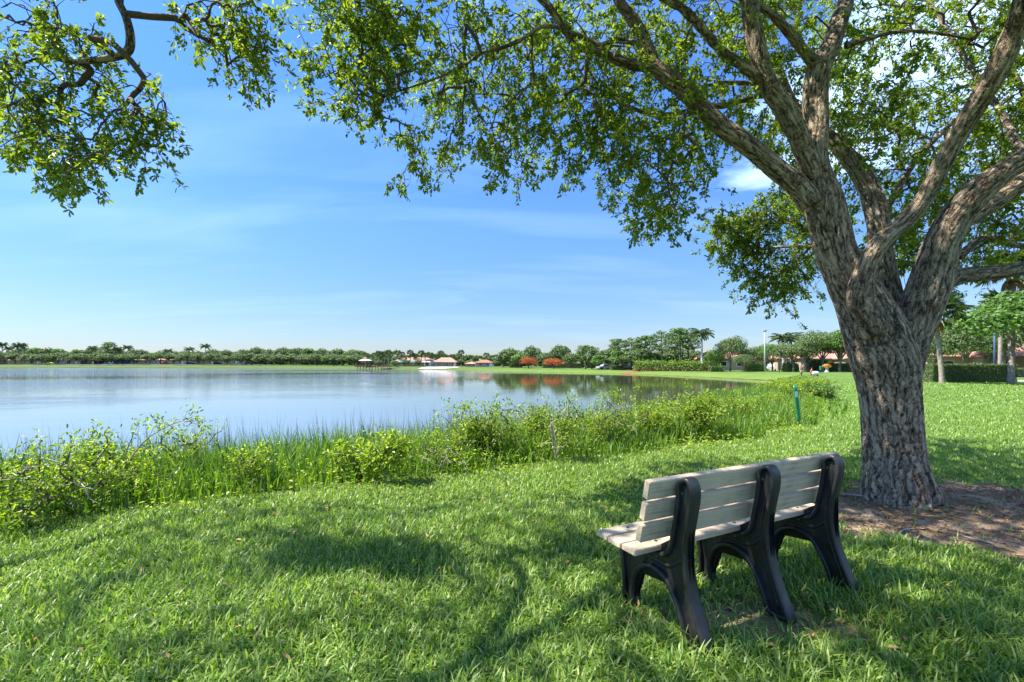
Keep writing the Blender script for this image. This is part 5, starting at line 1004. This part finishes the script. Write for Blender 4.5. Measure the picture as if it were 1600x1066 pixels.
def pole(px, pyb, pyt, D, r, col, lab, name='light_pole', head='box'):
    X = (px - CX) / F * D; z = gz(X, D); h = EYE - (pyt - HZ) / F * D - z; root = empty(name, (X, D, z), 0, lab, 'light pole'); m = simple('pole', col, .6); mb = MB(); V, fs, bk = tube([[0, 0, -.1], [0, 0, h * .5], [0, 0, h]], [r, r * .9, r * .75], 10); mb.add(V, fs); mb.build('pole', m, root)
    mb = MB(); 
    if head == 'box': V, fs, bk = tube([[0, 0, h - .35], [0, 0, h - .1], [0, 0, h + .02]], [r, .42, .42], 4)
    else: V, fs, bk = tube([[0, 0, h - .02], [0, 0, h + .1], [0, 0, h + .35], [0, 0, h + .45]], [.06, .17, .2, .05], 10)
    mb.add(V, fs); mb.build('lamp_head', m, root, smooth=False)
pole(1195, 580, 516, 90, .16, (.36, .42, .40), 'tall grey light pole with square head on the far lawn'); pole(1218, 581, 551, 88, .07, (.03, .03, .035), 'short black lamp post right of the tall light pole', 'lamp_post', 'lantern'); pole(1554, 578, 505, 46, .10, (.04, .08, .16), 'blue lamp post behind the clipped hedge', 'lamp_post', 'lantern')

# fallen twig by the trunk
root = empty('fallen_twig', (3.2, 4.75, .02), 0, 'thin pale fallen twig lying at the foot of the oak', 'twig'); mb = MB(); q = spline(np.array([[-.12, .35, .02], [.05, .15, .03], [.25, .02, .02], [.5, -.12, .015]]), 14); V, fs, bk = tube(q, np.linspace(.012, .005, 14), 7); mb.add(V, fs, bk)
V, fs, bk = tube(spline(np.array([[.05, .15, .03], [.12, .22, .06], [.2, .24, .03]]), 8), .005, 6); mb.add(V, fs, bk); mb.build('stick', M['stem_white'], root)

for x, y, a, L, lab in [(3.25, 3.72, .4, .30, 'short dry stick on the bare earth nearest the bench'), (4.35, 3.75, 2.6, .24, 'dry stick on the bare earth in front of the right side of the oak trunk'), (5.0, 4.35, 1.2, .32, 'dry stick on the bare earth right of the oak trunk'), (3.62, 3.55, 2.0, .2, 'tiny dry stick near the front grass edge of the bare earth')]:
    q = spline(np.array([[-L / 2, 0, .008], [0, .03, .014], [L / 2, 0, .006]]), 8)
    mb = MB(); V, fs, bk = tube(q, np.linspace(.006, .0025, 8), 6); mb.add(V, fs, bk); o = mb.build('dry_stick', M['stem_white']); o.location = (x, y, gz(x, y)); o.rotation_euler = (0, 0, a)
    tag(o, lab, 'stick', 'dry sticks under the oak')
